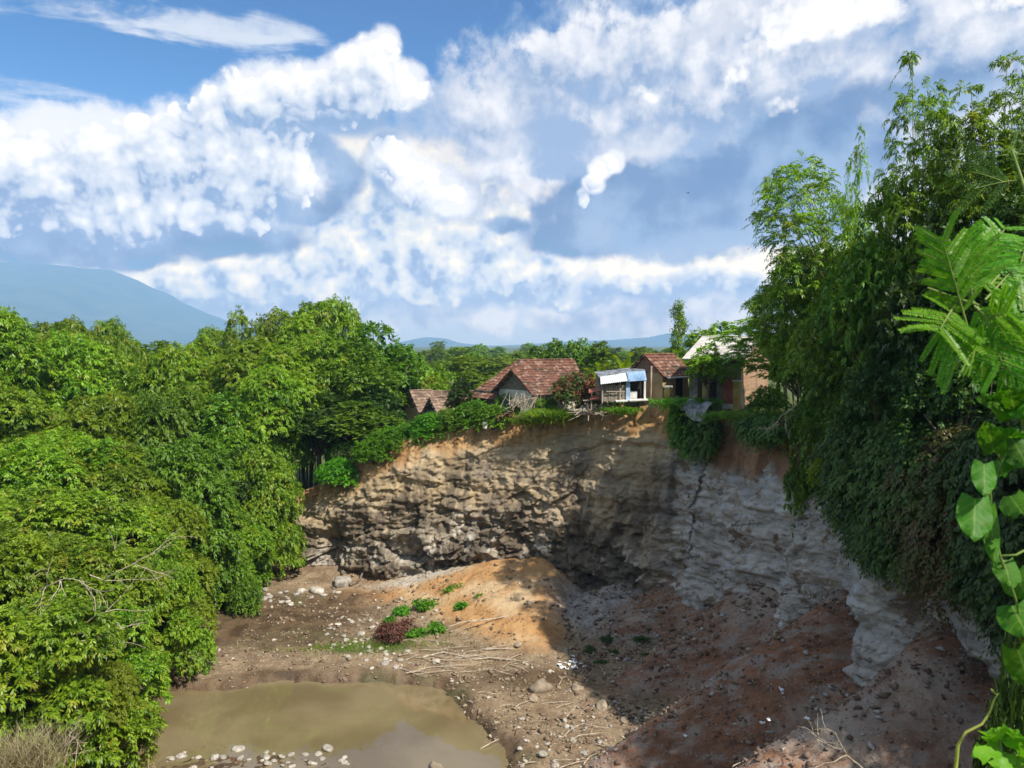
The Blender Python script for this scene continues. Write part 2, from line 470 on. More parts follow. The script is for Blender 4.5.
# ------------------------------------------------------------------ plan of the gorge
# cliff edge: (pixel x, distance Y, pixel y of the edge) walking left to right, then towards the viewer
EDGE = [(300, 57.5, 492), (345, 56.6, 470), (380, 56.0, 447), (420, 55.6, 437), (460, 55.0, 427), (500, 54.2, 424), (540, 53.2, 424), (575, 52.2, 416), (600, 51.2, 406),
        (632, 49.6, 408), (662, 48.4, 408), (690, 46.6, 408), (708, 44.8, 412), (735, 42.2, 421), (762, 39.9, 424), (800, 36.9, 428), (835, 34.3, 430), (870, 31.6, 430), (905, 29.3, 430), (945, 27.2, 430), (985, 25.2, 430)]
edge = [tuple(at(px, py, Y)) for px, Y, py in EDGE]
edge = [(-70, 112, 8.0), (-45, 84, 5.0), (-30, 68, 3.2), (-21.5, 60.5, 4.2)] + edge + [(16.2, 21.0, 14.4), (17.4, 16, 14.8), (18.5, 10, 15.2), (20.5, 3, 15.4), (24, -14, 15.4)]
edge = np.array(edge)

def resample(P, step):
    """Chaikin-smoothed polyline at even steps"""
    for _ in range(2):
        Q = np.empty((2 * (len(P) - 1), P.shape[1])); Q[0::2] = .75 * P[:-1] + .25 * P[1:]; Q[1::2] = .25 * P[:-1] + .75 * P[1:]
        P = np.vstack([P[:1], Q, P[-1:]])
    L = np.concatenate([[0], np.cumsum(np.linalg.norm(np.diff(P[:, :2], axis=0), axis=1))])
    s = np.arange(0, L[-1], step)
    return np.stack([np.interp(s, L, P[:, k]) for k in range(P.shape[1])], 1), s

def path_sd(P, x, y, extra=None):
    """signed distance to an open path (positive on its left side) and interpolated 3rd column"""
    x = np.asarray(x, float); y = np.asarray(y, float)
    best = np.full(x.shape, 1e9); sg = np.ones(x.shape); val = np.zeros(x.shape)
    for i in range(len(P) - 1):
        a, b = P[i], P[i + 1]; d = b[:2] - a[:2]; l2 = d @ d
        t = np.clip(((x - a[0]) * d[0] + (y - a[1]) * d[1]) / l2, 0, 1)
        dx = x - (a[0] + t * d[0]); dy = y - (a[1] + t * d[1]); r = dx * dx + dy * dy
        m = r < best
        best = np.where(m, r, best); sg = np.where(m, np.sign(d[0] * dy - d[1] * dx), sg); val = np.where(m, a[2] + t * (b[2] - a[2]), val)
    return np.sqrt(best) * np.where(sg == 0, 1, sg), val

def poly_sd(P, x, y):
    """signed distance to a closed polygon, negative inside"""
    best = np.full(np.shape(x), 1e9); ins = np.zeros(np.shape(x), bool); n = len(P)
    for i in range(n):
        a, b = P[i], P[(i + 1) % n]; d = (b[0] - a[0], b[1] - a[1]); l2 = d[0] ** 2 + d[1] ** 2
        t = np.clip(((x - a[0]) * d[0] + (y - a[1]) * d[1]) / l2, 0, 1)
        best = np.minimum(best, (x - a[0] - t * d[0]) ** 2 + (y - a[1] - t * d[1]) ** 2)
        c = ((a[1] > y) != (b[1] > y)) & (x < (b[0] - a[0]) * (y - a[1]) / ((b[1] - a[1]) or 1e-9) + a[0])
        ins ^= c
    return np.sqrt(best) * np.where(ins, -1, 1)

EDGE_C, _ = resample(edge, 1.0)
POND = [tuple(on_z(*p)[:2]) for p in [(128, 800), (120, 745), (140, 705), (170, 692), (240, 687), (300, 681), (380, 680), (412, 685), (440, 691), (464, 706), (482, 722), (498, 738), (512, 752), (508, 770), (480, 810), (430, 900), (200, 900)]]
LBANK = np.array([(-9, -14, 0), (-11, 8, 0), (-13.2, 22, 0), (-15.6, 31, 0), (-18.6, 38, 0), (-20.4, 44, 0), (-21.2, 50, 0), (-22.5, 56, 0), (-27, 63, 0), (-40, 77, 0), (-66, 104, 0), (-80, 120, 0)], float)
LBANK = resample(LBANK, 1.5)[0]
TAL_Y = [-20, 10, 20, 26, 31, 34.5, 38, 41, 44, 47, 50, 53, 70]
TAL_H = [9, 9.2, 8.4, 7.3, 6.5, 5.9, 4.8, 4.3, 3.6, 3.1, 2.0, 0.9, 0.3]

def ground(x, y, full=False):
    x = np.asarray(x, float); y = np.asarray(y, float)
    sd, top = path_sd(EDGE_C, x, y)
    n1 = fbm(x * .35, y * .35, 3.3, 4); n2 = fbm(x * 1.7, y * 1.7, 8.1, 3); n3 = fbm(x * .12, y * .12, 1.3, 3)
    nearf = (np.abs(x) < 40) & (y < 75) & (y > 15)
    n4 = np.where(nearf, fbm(x * 3.3, y * 3.3, 5.5, 4, ridged=True), 0)
    n5 = np.where(nearf, fbm(x * .9, y * 3.4 + x * .8, 15.5, 4, ridged=True), 0)
    # floor of the river bed
    pd = poly_sd(POND, x, y) + 0.7 * n1 + 0.28 * n2
    z = 0.30 + 0.14 * n1 + 0.06 * n2 + .05 * n4
    bedflat = sstep(7.5, 2.5, np.abs(x + 14)) * sstep(42, 45, y) * sstep(54.5, 51.5, y)          # wet flat at the back left
    z = z - (0.47 + .12 * n3) * bedflat
    # talus against the right-hand wall, in fans
    th = np.interp(y, TAL_Y, TAL_H)
    right = sstep(52.5, 49, y)
    dist = np.maximum(-sd, 0)
    along = (y * 0.9 - x * 0.3)
    fan = 0.5 + 0.5 * np.sin(along * 0.95 + 1.2 * n3 + 2.2)
    tal = th * (0.72 + 0.36 * fan) - dist * (0.58 + 0.18 * (1 - fan)) + 0.34 * n1 + 0.07 * n2 + 0.10 * fbm(x * .8 + y * .8, (y - x) * .22, 2.0, 3, ridged=True)
    tal = np.where(right > 0, tal * right + (1 - right) * -2, -2)
    z_f = np.maximum(z, tal) + 0.12 * np.exp(-np.abs(tal - z) * 2.0)
    # orange slump under the back wall
    mx = x - 1.6; my = y - 52.4
    ridge = 2.6 * np.exp(-(np.maximum(mx, 0) / 3.6) ** 2) * np.exp(-(np.maximum(-mx, 0) / 7.6) ** 2)
    mound = ridge - np.maximum(-my - .6, 0) * 0.235 + 0.22 * n1 + 0.09 * n2 + 0.12 * fbm(x * .5 + y * .5, (x - y) * 1.2, 4.0, 3, ridged=True)
    mound = np.where((np.abs(mx) < 16), mound, -2)
    z_f = np.maximum(z_f, mound)
    # grey heap in the corner
    g1 = (2.1 + .5 * n1) * np.exp(-((x - 7.6) / 4.2) ** 2 - ((y - 47.8) / 4.0) ** 2) + .1 * fbm(x * 1.2, y * 1.2, 2, 3, ridged=True) + 0.15 * n1 + .06 * n2
    z_f = np.maximum(z_f, g1)
    # foot of the back wall on the left
    foot = 0.9 - 0.45 * dist + 0.15 * n2
    z_f = np.where((x < -6) & (y > 50), np.maximum(z_f, np.where(sd < 0, foot, -2)), z_f)
    # the pool
    z_f = z_f + np.where(tal < 0.6, 1, 0) * (-(0.75) * sstep(0.55, -0.9, pd))
    # shallows with stones along the near left shore
    shal = sstep(33.4, 31.5, y) * sstep(-5.0, -7.5, x) * sstep(-17, -14.5, x)
    z_f = np.where(pd < 0.8, z_f + 0.37 * shal, z_f)
    pool2 = np.exp(-((x + 12.6) / 1.6) ** 2 - ((y - 43.0) / 0.55) ** 2)
    z_f = z_f - 0.34 * pool2
    # left bank
    lb, _ = path_sd(LBANK, x, y)
    bank = np.where(lb > 0, np.minimum(lb * 0.42, 4.5 + 0.2 * lb) , lb * 0.25) + 0.3 * n1
    bank = np.minimum(bank, 9.5 + 0.8 * n3)
    z_f = np.where(lb > -1.0, np.maximum(z_f, bank + 0.1), z_f)
    knoll = 4.0 * np.exp(-((x + 15.4) / 2.4) ** 2 - ((y - 23.6) / 2.3) ** 2) + .12 * n2
    z_f = np.maximum(z_f, np.where(knoll > .5, knoll, -2))
    # slope on which the viewer stands
    near = 15.35 - np.maximum(y - 1.2, 0) * 0.92 + 0.12 * n1 * np.clip(y, 0, 1)
    near = np.minimum(near, 15.35)
    z_f = np.maximum(z_f, near)
    # plateau behind the edge, sinking gently away from the gorge
    far = np.sqrt((x - 5) ** 2 + (y - 50) ** 2)
    top2 = top + 0.10 * n1
    plain = np.interp(far, [0, 30, 60, 140, 400, 2000, 40000], [0, -0.3, -1.0, -3.5, -6.0, -8, -8])
    z_p = np.minimum(top2, 13.4 + 2 * sstep(24, 10, y)) + plain + sstep(20, 60, sd) * (12.5 - top) * 0.8
    z_f = z_f + (.04 + .05 * (tal > .4)) * n4 + .10 * (tal > .4) * n5 * (z_f > .25)
    w = sstep(0.9, 1.9, sd)
    z_all = z_f * (1 - w) + z_p * w
    # to the left, bank and plateau meet
    leftfar = sstep(-30, -60, x) * sstep(70, 110, y)
    # far away everything is the plain
    rr = np.sqrt(x * x + y * y)
    f2 = sstep(130, 260, rr)
    z_all = z_all * (1 - f2) + f2 * (5.0 + 1.5 * n3 * np.exp(-rr / 4000))
    if not full: return z_all
    infl = (1 - w) * (lb < 1.5)
    orange = sstep(-0.15, 0.35, mound - np.maximum(z, tal)) * infl * (sd < 0.6)
    talm = sstep(-0.1, 0.3, tal - np.maximum(z, mound)) * infl
    greyh = sstep(-0.1, 0.6, g1 - np.maximum(tal, z) + .3 * n2) * infl
    wet = np.clip(sstep(1.6, -0.2, pd + 0.8 * n1) + 0.95 * bedflat + pool2 + sstep(2.2, 0.3, np.hypot((x - 1.0) / 2.2, (y - 38.5) / 1.0)) * .9, 0, 1) * infl
    pale = sstep(0.9, 0.3, np.hypot((x + 6.3) / 5.5, (y - 53.6) / 2.0)) * infl
    grass = np.clip(w + sstep(1.0, 4.0, lb) + sstep(3.0, 1.2, np.abs(near - z_all)) * (y < 16), 0, 1)
    grass = np.maximum(grass, sstep(0.42, 0.2, np.hypot((x + 7.6) / 8.5, (y - 42.8) / 2.4) + 0.25 * n1) * .9)
    return z_all, dict(orange=orange, talus=talm, greyh=greyh, wet=wet, pale=pale, grass=grass)

def gz(x, y): return float(ground(np.array([x]), np.array([y]))[0])

def axis(lo, hi, step, far, mid):
    """dense between lo and hi, growing steps beyond, out to far"""
    c = list(np.arange(lo, hi + 1e-6, step)); st = step; a = hi
    while a < far:
        st = min(st * 1.12, 3000) if a > mid else min(st * 1.06, 0.6 if a < mid * .5 else 1.2); a += st; c.append(a)
    st = step; a = lo; pre = []
    while a > -far:
        st = min(st * 1.12, 3000) if a < -mid else min(st * 1.06, 1.0); a -= st; pre.append(a)
    return np.array(pre[::-1] + c)

def build_ground():
    xs = axis(-20, 17, 0.115, 26000, 70); ys = axis(24, 58, 0.115, 26000, 90)
    X, Y = np.meshgrid(xs, ys, indexing='ij')
    Z, at_ = ground(X.ravel(), Y.ravel(), True)
    V = np.stack([X.ravel(), Y.ravel(), Z], 1)
    print('ground', len(xs), len(ys))
    m, nt, out = material('river_bed_soil')
    p = nt.pos()
    nA = nt.noise(p, 0.9, 7, 0.65); nB = nt.noise(p, 5.0, 6, 0.7); nC = nt.noise(p, 0.25, 4, 0.5)
    stones = nt.voro(p, 5.5, 'F1', 'Color'); sd_ = nt.voro(p, 5.5, 'F1', 'Distance')
    sv = nt.n.new('ShaderNodeSeparateColor'); nt.l.new(stones, sv.inputs[0])
    col = nt.mix(nt.ramp(nA, .3, .7), (0.16, 0.105, 0.06, 1), (0.35, 0.26, 0.16, 1))
    col = nt.mix(nt.ramp(nB, .45, .75, 0, .6), col, (0.12, 0.08, 0.05, 1))
    gravel = nt.math('MULTIPLY', nt.ramp(sd_, 0.33, 0.22), nt.ramp(sv.outputs[0], 0.62, 0.7))
    col = nt.mix(nt.math('MULTIPLY', gravel, .8), col, nt.mix(sv.outputs[1], (0.32, 0.27, 0.2, 1), (0.62, 0.57, 0.48, 1)))
    org = nt.mix(nt.ramp(nA, .3, .7), (0.36, 0.18, 0.065, 1), (0.50, 0.30, 0.13, 1))
    org = nt.mix(nt.ramp(nC, .5, .66), org, (0.52, 0.38, 0.22, 1))
    org = nt.mix(nt.ramp(nB, .52, .8, 0, .55), org, (0.22, 0.115, 0.05, 1))
    col = nt.mix(nt.attr('orange'), col, org)
    tal = nt.mix(nt.ramp(nC, .46, .64), (0.27, 0.13, 0.07, 1), (0.36, 0.29, 0.23, 1))
    tal = nt.mix(nt.ramp(nA, .42, .72, 0, .85), tal, (0.155, 0.085, 0.055, 1))
    sl = nt.noise(nt.mapping(p, scale=(.45, 1.9, 1), rot=(0, 0, R(-14))), 1.3, 8, .7)
    tal = nt.mix(nt.ramp(sl, .46, .62, 0, .85), tal, (0.30, 0.26, 0.225, 1))
    tal = nt.mix(nt.ramp(sl, .44, .34, 0, .8), tal, (0.085, 0.05, 0.035, 1))
    tal = nt.mix(nt.math('MULTIPLY', gravel, .55), tal, (0.36, 0.34, 0.31, 1))
    tal = nt.mix(nt.ramp(nB, .5, .75, 0, .7), tal, (0.09, 0.055, 0.04, 1))
    col = nt.mix(nt.attr('talus'), col, tal)
    gre = nt.mix(nt.ramp(nA, .35, .65), (0.20, 0.185, 0.165, 1), (0.40, 0.38, 0.355, 1))
    col = nt.mix(nt.attr('greyh'), col, nt.mix(nt.ramp(nB, .5, .7, 0, .7), gre, (0.11, 0.10, 0.07, 1)))
    col = nt.mix(nt.attr('pale'), col, nt.mix(nt.ramp(nA, .3, .7), (0.40, 0.34, 0.26, 1), (0.56, 0.51, 0.43, 1)))
    wet = nt.mix(nt.ramp(nA, .35, .65), (0.062, 0.038, 0.02, 1), (0.15, 0.095, 0.05, 1))
    wet = nt.mix(nt.ramp(nC, .55, .68, 0, .6), wet, (0.10, 0.10, 0.035, 1))
    wf = nt.math('MULTIPLY', nt.attr('wet'), nt.ramp(nt.math('ADD', nA, nt.math('MULTIPLY', nt.attr('wet'), .6)), .5, .78), clamp=True)
    col = nt.mix(wf, col, wet)
    gr = nt.mix(nt.ramp(nB, .35, .65), (0.045, 0.075, 0.018, 1), (0.12, 0.15, 0.04, 1))
    gr = nt.mix(nt.ramp(nA, .55, .72, 0, .8), gr, (0.22, 0.16, 0.09, 1))
    col = nt.mix(nt.attr('grass'), col, gr)
    nrm = nt.bump(nt.math('ADD', nt.math('MULTIPLY', nB, 1.0), nt.math('MULTIPLY', gravel, .35)), 0.9, 0.09)
    nrm = nt.bump(nt.noise(p, 22, 5, .7), 0.6, 0.02, nrm)
    pbr(nt, out, col, nt.ramp(wf, 0, 1, 0.92, 0.38), nrm, 0, 0.35)
    me = raw_mesh('ground', V, grid_faces(len(xs), len(ys)), 4, m, True, at_)
    tag(link('ground', me), None, None, kind='structure')

def build_water():
    m, nt, out = material('muddy_water')
    p = nt.pos()
    n = nt.noise(nt.mapping(p, scale=(1.0, 0.6, 1)), 2.2, 3, 0.5)
    col = nt.mix(nt.ramp(nt.noise(p, 0.22, 4, .5), .35, .65), (0.165, 0.125, 0.062, 1), (0.235, 0.185, 0.10, 1))
    pbr(nt, out, col, 0.03, nt.bump(n, 0.09, 0.03), 0, 1.0, **{'IOR': 1.55})
    xs = np.linspace(-34, 6, 60); ys = np.linspace(6, 47, 60)
    X, Y = np.meshgrid(xs, ys, indexing='ij')
    me = raw_mesh('river_water', np.stack([X.ravel(), Y.ravel(), np.zeros(X.size)], 1), grid_faces(60, 60), 4, m, True)
    tag(link('river_water', me), None, None, kind='structure')

# ------------------------------------------------------------------ the cliff
def build_cliff():
    P, s = resample(edge[3:], 0.085)
    keep = (P[:, 1] > 4); P = P[keep]; s = s[keep]
    T = np.gradient(P[:, :2], axis=0); T /= np.linalg.norm(T, axis=1)[:, None]
    for _ in range(25): T[1:-1] = (T[:-2] + T[1:-1] * 2 + T[2:]) / 4
    T /= np.linalg.norm(T, axis=1)[:, None]
    N = np.stack([T[:, 1], -T[:, 0]], 1)                              # towards the gorge
    bx, by = P[:, 0] + N[:, 0] * 1.0, P[:, 1] + N[:, 1] * 1.0
    base = np.minimum(ground(bx, by), P[:, 2] - 1.0) - 1.2
    nv = 165; lip = 9
    u = np.linspace(0, 1, nv)
    S = s[:, None] + 0 * u[None, :]
    Zt = P[:, 2][:, None]
    Z = base[:, None] * (1 - u) + Zt * u
    dep = Zt - Z
    rw = sstep(49.0, 46.0, P[:, 1])[:, None] + 0 * Z                   # right-hand wall
    X = P[:, 0][:, None] + 0 * Z; Y = P[:, 1][:, None] + 0 * Z
    batter = (0.17 - .08 * rw) * dep
    warp = 0.6 * fbm(S * .12, Z * .15, 4.0, 3)
    big = 0.75 * fbm(S * .16, Z * .09, 1.0, 3)
    # layered beds: every bed stands out or back by its own amount
    zz = (Z + warp * 1.2 + 0.02 * S) * 1.15
    k = np.floor(zz); fr = zz - k
    hk = lambda q: (_perm[(q.astype(np.int64)) & 255] / 255.0)
    bed = hk(k) * (1 - sstep(0.8, 1.0, fr)) + hk(k + 1) * sstep(0.8, 1.0, fr)
    bed2z = zz * 3.1 + .5 * fbm(S * .3, Z * .3, 7, 2); k2 = np.floor(bed2z); f2 = bed2z - k2
    bed2 = hk(k2 + 60) * (1 - sstep(0.75, 1, f2)) + hk(k2 + 61) * sstep(0.75, 1, f2)
    v1, v2, vid = voro(S * 0.62 + warp, Z * 0.75, 2.0 + 0 * S)
    crack = sstep(0.0, 0.16, v2 - v1)
    w1, w2, wid = voro(S * 1.7, Z * 2.3, 5.0 + 0 * S)
    crack2 = sstep(0.0, 0.2, w2 - w1)
    flute = fbm(S * .55 + .8 * fbm(S * .3, Z * .4, 31.0, 3), Z * .13, 6.0, 5, ridged=True)
    soilt = 1.5 + 1.3 * fbm(S * .2, 0 * Z, 3.0, 3) + 1.6 * rw
    soil = sstep(0.55, -0.55, dep - soilt + 1.1 * fbm(S * .6, Z * .45, 9.0, 4))
    rock = sstep(0.35, 0.75, dep / np.maximum(Zt - base[:, None], 1) + 0.12 * fbm(S * .25, Z * .25, 12.0, 3)) * (1 - rw)
    strat = (1 - soil) * (1 - 0.55 * rock)
    def facets(fs, fz, seed, amp):
        f1, f2, fid, ox, oy, oz = voro(S * fs + .5 * warp, Z * fz, seed + 0 * S, True)
        a1 = fid * 37.7; return amp * (ox * np.cos(a1) + oy * np.sin(a1 * 1.7) + (fid - .5) * .9), sstep(0, .10, f2 - f1)
    F1, C1 = facets(.30, .50, 2.0, .70); F2, C2 = facets(.85, 1.35, 5.0, .32); F3, C3 = facets(2.4, 3.8, 9.0, .13)
    vcr = fbm(S * 1.3 + .6 * warp, Z * .10, 41.0, 4, ridged=True)
    vgul = np.maximum(vcr - .12, 0)
    d = batter + big * (1 - 0.4 * soil)
    d += strat * (1 - .6 * rw) * ((bed - .5) * 0.34 + (bed2 - .5) * 0.17) + strat * (F1 * .35 + F2 * .55 + F3 * .8) * (1 - .5 * rw)
    d += rock * (F1 + F2 + F3 - .10 * (1 - C1))
    d += rw * (1 - soil) * (F1 * .34 + F2 * .42 + F3 * .8 + .16 * flute + (bed2 - .5) * .20 + (bed - .5) * .2)
    d += (1 - soil) * (-.13 * vgul + .12 * fbm(S * .9, Z * .9, 51.0, 4, ridged=True))
    d += soil * (0.16 * flute + 0.25 * fbm(S * .7, Z * .9, 18.0, 4) + F3 + .10 * fbm(S * 2.2, Z * .6, 8.0, 3)) - soil * 0.25
    d += 0.08 * fbm(S * 2.0, Z * 2.0, 2.5, 4)
    # buttress where the right wall folds
    for sy, wdt, amp in ((34.8, 1.5, 1.5), (40.4, 1.0, 0.8), (29.6, 2.0, 1.0), (45.0, .8, .5)):
        d += amp * np.exp(-((Y - sy) / wdt) ** 2) * sstep(2.0, 6.5, dep)
    # deep recess at the left end of the back wall
    d -= 1.3 * np.exp(-((X + 13.2) / 1.0) ** 2) * sstep(3.0, 5.0, dep)
    d = d - 0.55 - .36 * np.maximum(2.0 - dep, 0) * (1 - .5 * rw)
    VX = X + N[:, 0][:, None] * d; VY = Y + N[:, 1][:, None] * d
    ztop_wob = 0.22 * fbm(s * .8, 0 * s, 2.0, 4)
    VZ = Z + 0.08 * fbm(S, Z, 20.0, 3) + ztop_wob[:, None] * u ** 6
    # lip: folds back over the plateau
    li = np.linspace(0, 1, lip + 1)[1:]
    LX = VX[:, -1:] - N[:, 0][:, None] * li * 2.8; LY = VY[:, -1:] - N[:, 1][:, None] * li * 2.8
    tz = ground(LX.ravel(), LY.ravel()).reshape(LX.shape)
    LZ = VZ[:, -1:] * (1 - sstep(0, 1, li * 1.4)) + (tz + 0.06) * sstep(0, 1, li * 1.4)
    LZ[:, -1] = tz[:, -1] - .3
    LZ += 0.10 * fbm(LX * 1.3, LY * 1.3, 3.0, 3) * (1 - li)
    AX = np.hstack([VX, LX]); AY = np.hstack([VY, LY]); AZ = np.hstack([VZ, LZ])
    pad = lambda A, v=None: np.hstack([A, np.repeat(A[:, -1:], lip, 1) if v is None else np.full((len(A), lip), v)])
    # marks: dark seep below the drain, rusty streaks, damp patches
    seepS = np.interp(45.3, P[::-1, 1], s[::-1])
    seep = np.exp(-((S - seepS - .12 * np.sin(Z * .8)) / (0.16 + .10 * fbm(S * .2, Z * .6, 3, 2))) ** 2) * sstep(0.8, 2, dep) * sstep(9.2, 8.0, dep)
    seep += .8 * np.exp(-((S - seepS + 2.4) / .35) ** 2) * sstep(2, 4, dep) * sstep(9, 6, dep)
    damp = sstep(.02, .30, fbm(S * .22, Z * .22, 15.0, 3)) * (1 - soil) * (1 - rw) * sstep(2.5, 4.5, dep)
    dampc = sstep(2.6, 1.0, np.abs(P[:, 0] - 7.2))[:, None] * sstep(3.0, 5, dep) * sstep(-.3, .3, fbm(S * .3, Z * .1, 8, 3))
    me = raw_mesh('eroded_cliff', np.stack([AX.ravel(), AY.ravel(), AZ.ravel()], 1), grid_faces(len(s), nv + lip), 4, None, True,
                  dict(dep=pad(dep).ravel(), soil=pad(soil).ravel(), rock=pad(rock).ravel(), rw=pad(rw).ravel(), seep=pad(seep).ravel(), damp=pad(np.clip(damp + .9 * dampc, 0, 1)).ravel(),
                       lip=pad(0 * Z, 1.0).ravel(), ss=pad(S).ravel(), bed=pad(bed2 * .5 + bed * .5).ravel()))
    m, nt, out = material('eroded_cliff_rock'); me.materials.append(m)
    p = nt.pos()
    cb = nt.n.new('ShaderNodeCombineXYZ'); nt._in(cb.inputs[0], nt.attr('ss')); nt._in(cb.inputs[1], nt.attr('dep'))
    q = cb.outputs[0]                                            # along the wall, depth below the edge
    n1 = nt.noise(p, 0.8, 8, .65); n2 = nt.noise(p, 3.6, 7, .68); n0 = nt.noise(p, 0.23, 4, .5)
    vstr = nt.noise(nt.mapping(q, scale=(1.5, .16, 1)), 1.0, 6, .62); hstr = nt.noise(nt.mapping(q, scale=(.22, 2.4, 1)), 1.0, 6, .65)
    soil_c = nt.mix(nt.ramp(vstr, .3, .68), (0.27, 0.135, 0.05, 1), (0.50, 0.31, 0.14, 1))
    soil_c = nt.mix(nt.ramp(n1, .55, .75, 0, .8), soil_c, (0.17, 0.085, 0.04, 1))
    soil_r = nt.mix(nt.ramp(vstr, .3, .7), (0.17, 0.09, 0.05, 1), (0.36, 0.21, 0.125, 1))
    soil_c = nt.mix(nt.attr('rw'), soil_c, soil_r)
    tan = nt.mix(nt.ramp(hstr, .3, .7), (0.30, 0.215, 0.115, 1), (0.56, 0.43, 0.26, 1))
    tan = nt.mix(nt.ramp(nt.attr('bed'), .3, .75, 0, .55), tan, (0.36, 0.30, 0.21, 1))
    tan = nt.mix(nt.ramp(n2, .56, .78, 0, .75), tan, (0.14, 0.095, 0.055, 1))
    rock_c = nt.mix(nt.ramp(n1, .32, .66), (0.14, 0.105, 0.065, 1), (0.38, 0.315, 0.225, 1))
    rock_c = nt.mix(nt.ramp(n2, .5, .72, 0, .8), rock_c, (0.12, 0.09, 0.06, 1))
    rock_c = nt.mix(nt.ramp(nt.math('MULTIPLY', n0, nt.math('ADD', n2, .5)), .54, .64, 0, .8), rock_c, (0.56, 0.52, 0.45, 1))
    right_c = nt.mix(nt.ramp(hstr, .3, .62), (0.27, 0.24, 0.205, 1), (0.50, 0.475, 0.44, 1))
    blot = nt.noise(nt.mapping(p, scale=(1, 1, 1.3)), 0.55, 9, .72, .4)
    right_c = nt.mix(nt.ramp(blot, .53, .60), right_c, (0.175, 0.125, 0.09, 1))
    right_c = nt.mix(nt.ramp(blot, .36, .46, .85, 0), right_c, (0.58, 0.575, 0.56, 1))
    right_c = nt.mix(nt.ramp(vstr, .54, .72, 0, .85), right_c, (0.23, 0.15, 0.095, 1))
    right_c = nt.mix(nt.math('MULTIPLY', nt.ramp(n2, .55, .74, 0, .8), 1.0), right_c, (0.07, 0.055, 0.045, 1))
    col = nt.mix(nt.attr('rock'), tan, rock_c)
    streak = nt.noise(nt.mapping(q, scale=(.45, .16, 1)), 1.0, 8, .7, .5)
    col = nt.mix(nt.math('MULTIPLY', nt.ramp(streak, .46, .58, 0, .95), nt.ramp(nt.attr('dep'), 1.0, 4.0)), col, nt.mix(n2, (0.06, 0.045, 0.03, 1), (0.16, 0.125, 0.085, 1)))
    col = nt.mix(nt.ramp(nt.noise(p, .45, 6, .65), .53, .66, 0, .75), col, (0.20, 0.165, 0.125, 1))
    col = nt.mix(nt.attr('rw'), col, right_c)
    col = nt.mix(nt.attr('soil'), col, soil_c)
    col = nt.mix(nt.math('MULTIPLY', nt.attr('damp'), nt.ramp(n1, .35, .6, .3, .9)), col, nt.mix(nt.ramp(n2, .4, .6), (0.075, 0.06, 0.042, 1), (0.15, 0.125, 0.085, 1)))
    col = nt.mix(nt.math('MULTIPLY', nt.attr('seep'), .95, clamp=True), col, (0.02, 0.019, 0.017, 1))
    col = nt.mix(nt.math('MULTIPLY', nt.attr('lip'), nt.ramp(n2, .38, .55)), col, (0.07, 0.10, 0.025, 1))
    nrm = nt.bump(n2, 0.8, 0.10)
    nrm = nt.bump(nt.noise(p, 14, 6, .7), 0.7, 0.03, nrm)
    pbr(nt, out, col, nt.ramp(nt.attr('damp'), 0, 1, .93, .6), nrm, 0, .3)
    tag(link('cliff', me), None, None, kind='structure')

def haze_and_mountains():
    m, nt, out = material('mountain_forest')
    p = nt.pos()
    col = nt.mix(nt.ramp(nt.noise(p, 0.004, 6, .6), .35, .65), (0.035, 0.06, 0.025, 1), (0.085, 0.11, 0.045, 1))
    pbr(nt, out, col, .95, None, 0, .1)
    def ridge(name, prof, Y, depth, amp, label=None):
        """a mountain from its skyline: heights at distance Y, falling off before and behind it"""
        xs = np.array([at(px, 345, Y)[0] for px, py in prof]); hs = np.array([at(px, py, Y)[2] for px, py in prof])
        gx = np.linspace(xs[0], xs[-1], 260); gy = np.linspace(Y - depth, Y + depth, 60)
        GX, GY = np.meshgrid(gx, gy, indexing='ij')
        prof_h = np.interp(gx, xs, hs)[:, None]
        t = 1 - np.abs(GY - Y) / depth
        nz = fbm(GX * 6 / depth, GY * 3 / depth, 2.0, 5, ridged=True)
        hgt = prof_h * t ** 1.2 * (1 + amp * nz * (1 - t) * 2) + amp * 0.04 * prof_h * fbm(GX * 14 / depth, GY * 5 / depth, 5.0, 4) - 25 * (1 - t) 
        me = raw_mesh(name, np.stack([GX.ravel(), GY.ravel(), hgt.ravel()], 1), grid_faces(260, 60), 4, m, True)
        tag(link(name, me), None, None, kind='structure')
    ridge('volcano_mountain', [(-900, 345), (-620, 330), (-380, 300), (-200, 272), (-90, 262), (-40, 259), (0, 261), (40, 263), (75, 266), (110, 269), (133, 277), (150, 288), (170, 299), (190, 308), (205, 316), (222, 324), (240, 332), (262, 339), (300, 345), (340, 347)], 9000, 4200, .5)
    ridge('distant_hills', [(380, 347), (405, 341), (425, 337), (445, 338), (460, 343), (490, 346), (530, 344), (570, 341), (610, 340), (650, 337), (668, 333), (690, 335), (730, 338), (790, 340), (1000, 342), (1400, 345)], 10500, 2500, .4)
    # the air itself: a closed box of thin haze round everything below the sky
    b = MB(); b.box((0, 0, 0), (27000, 27000, 1))
    me = b.mesh('haze', None)
    for v in me.vertices: v.co.z = -40 if v.co.z < 0 else 1010
    m2, nt2, out2 = material('haze_air')
    pv = nt2.n.new('ShaderNodeVolumePrincipled')
    pv.inputs['Color'].default_value = (0.40, 0.645, 1.0, 1); pv.inputs['Density'].default_value = HAZE; pv.inputs['Anisotropy'].default_value = 0.0
    nt2.l.new(pv.outputs[0], out2.inputs['Volume'])
    me.materials.append(m2)
    tag(link('haze', me), None, None, kind='stuff')

build_ground(); build_water(); build_cliff(); haze_and_mountains()
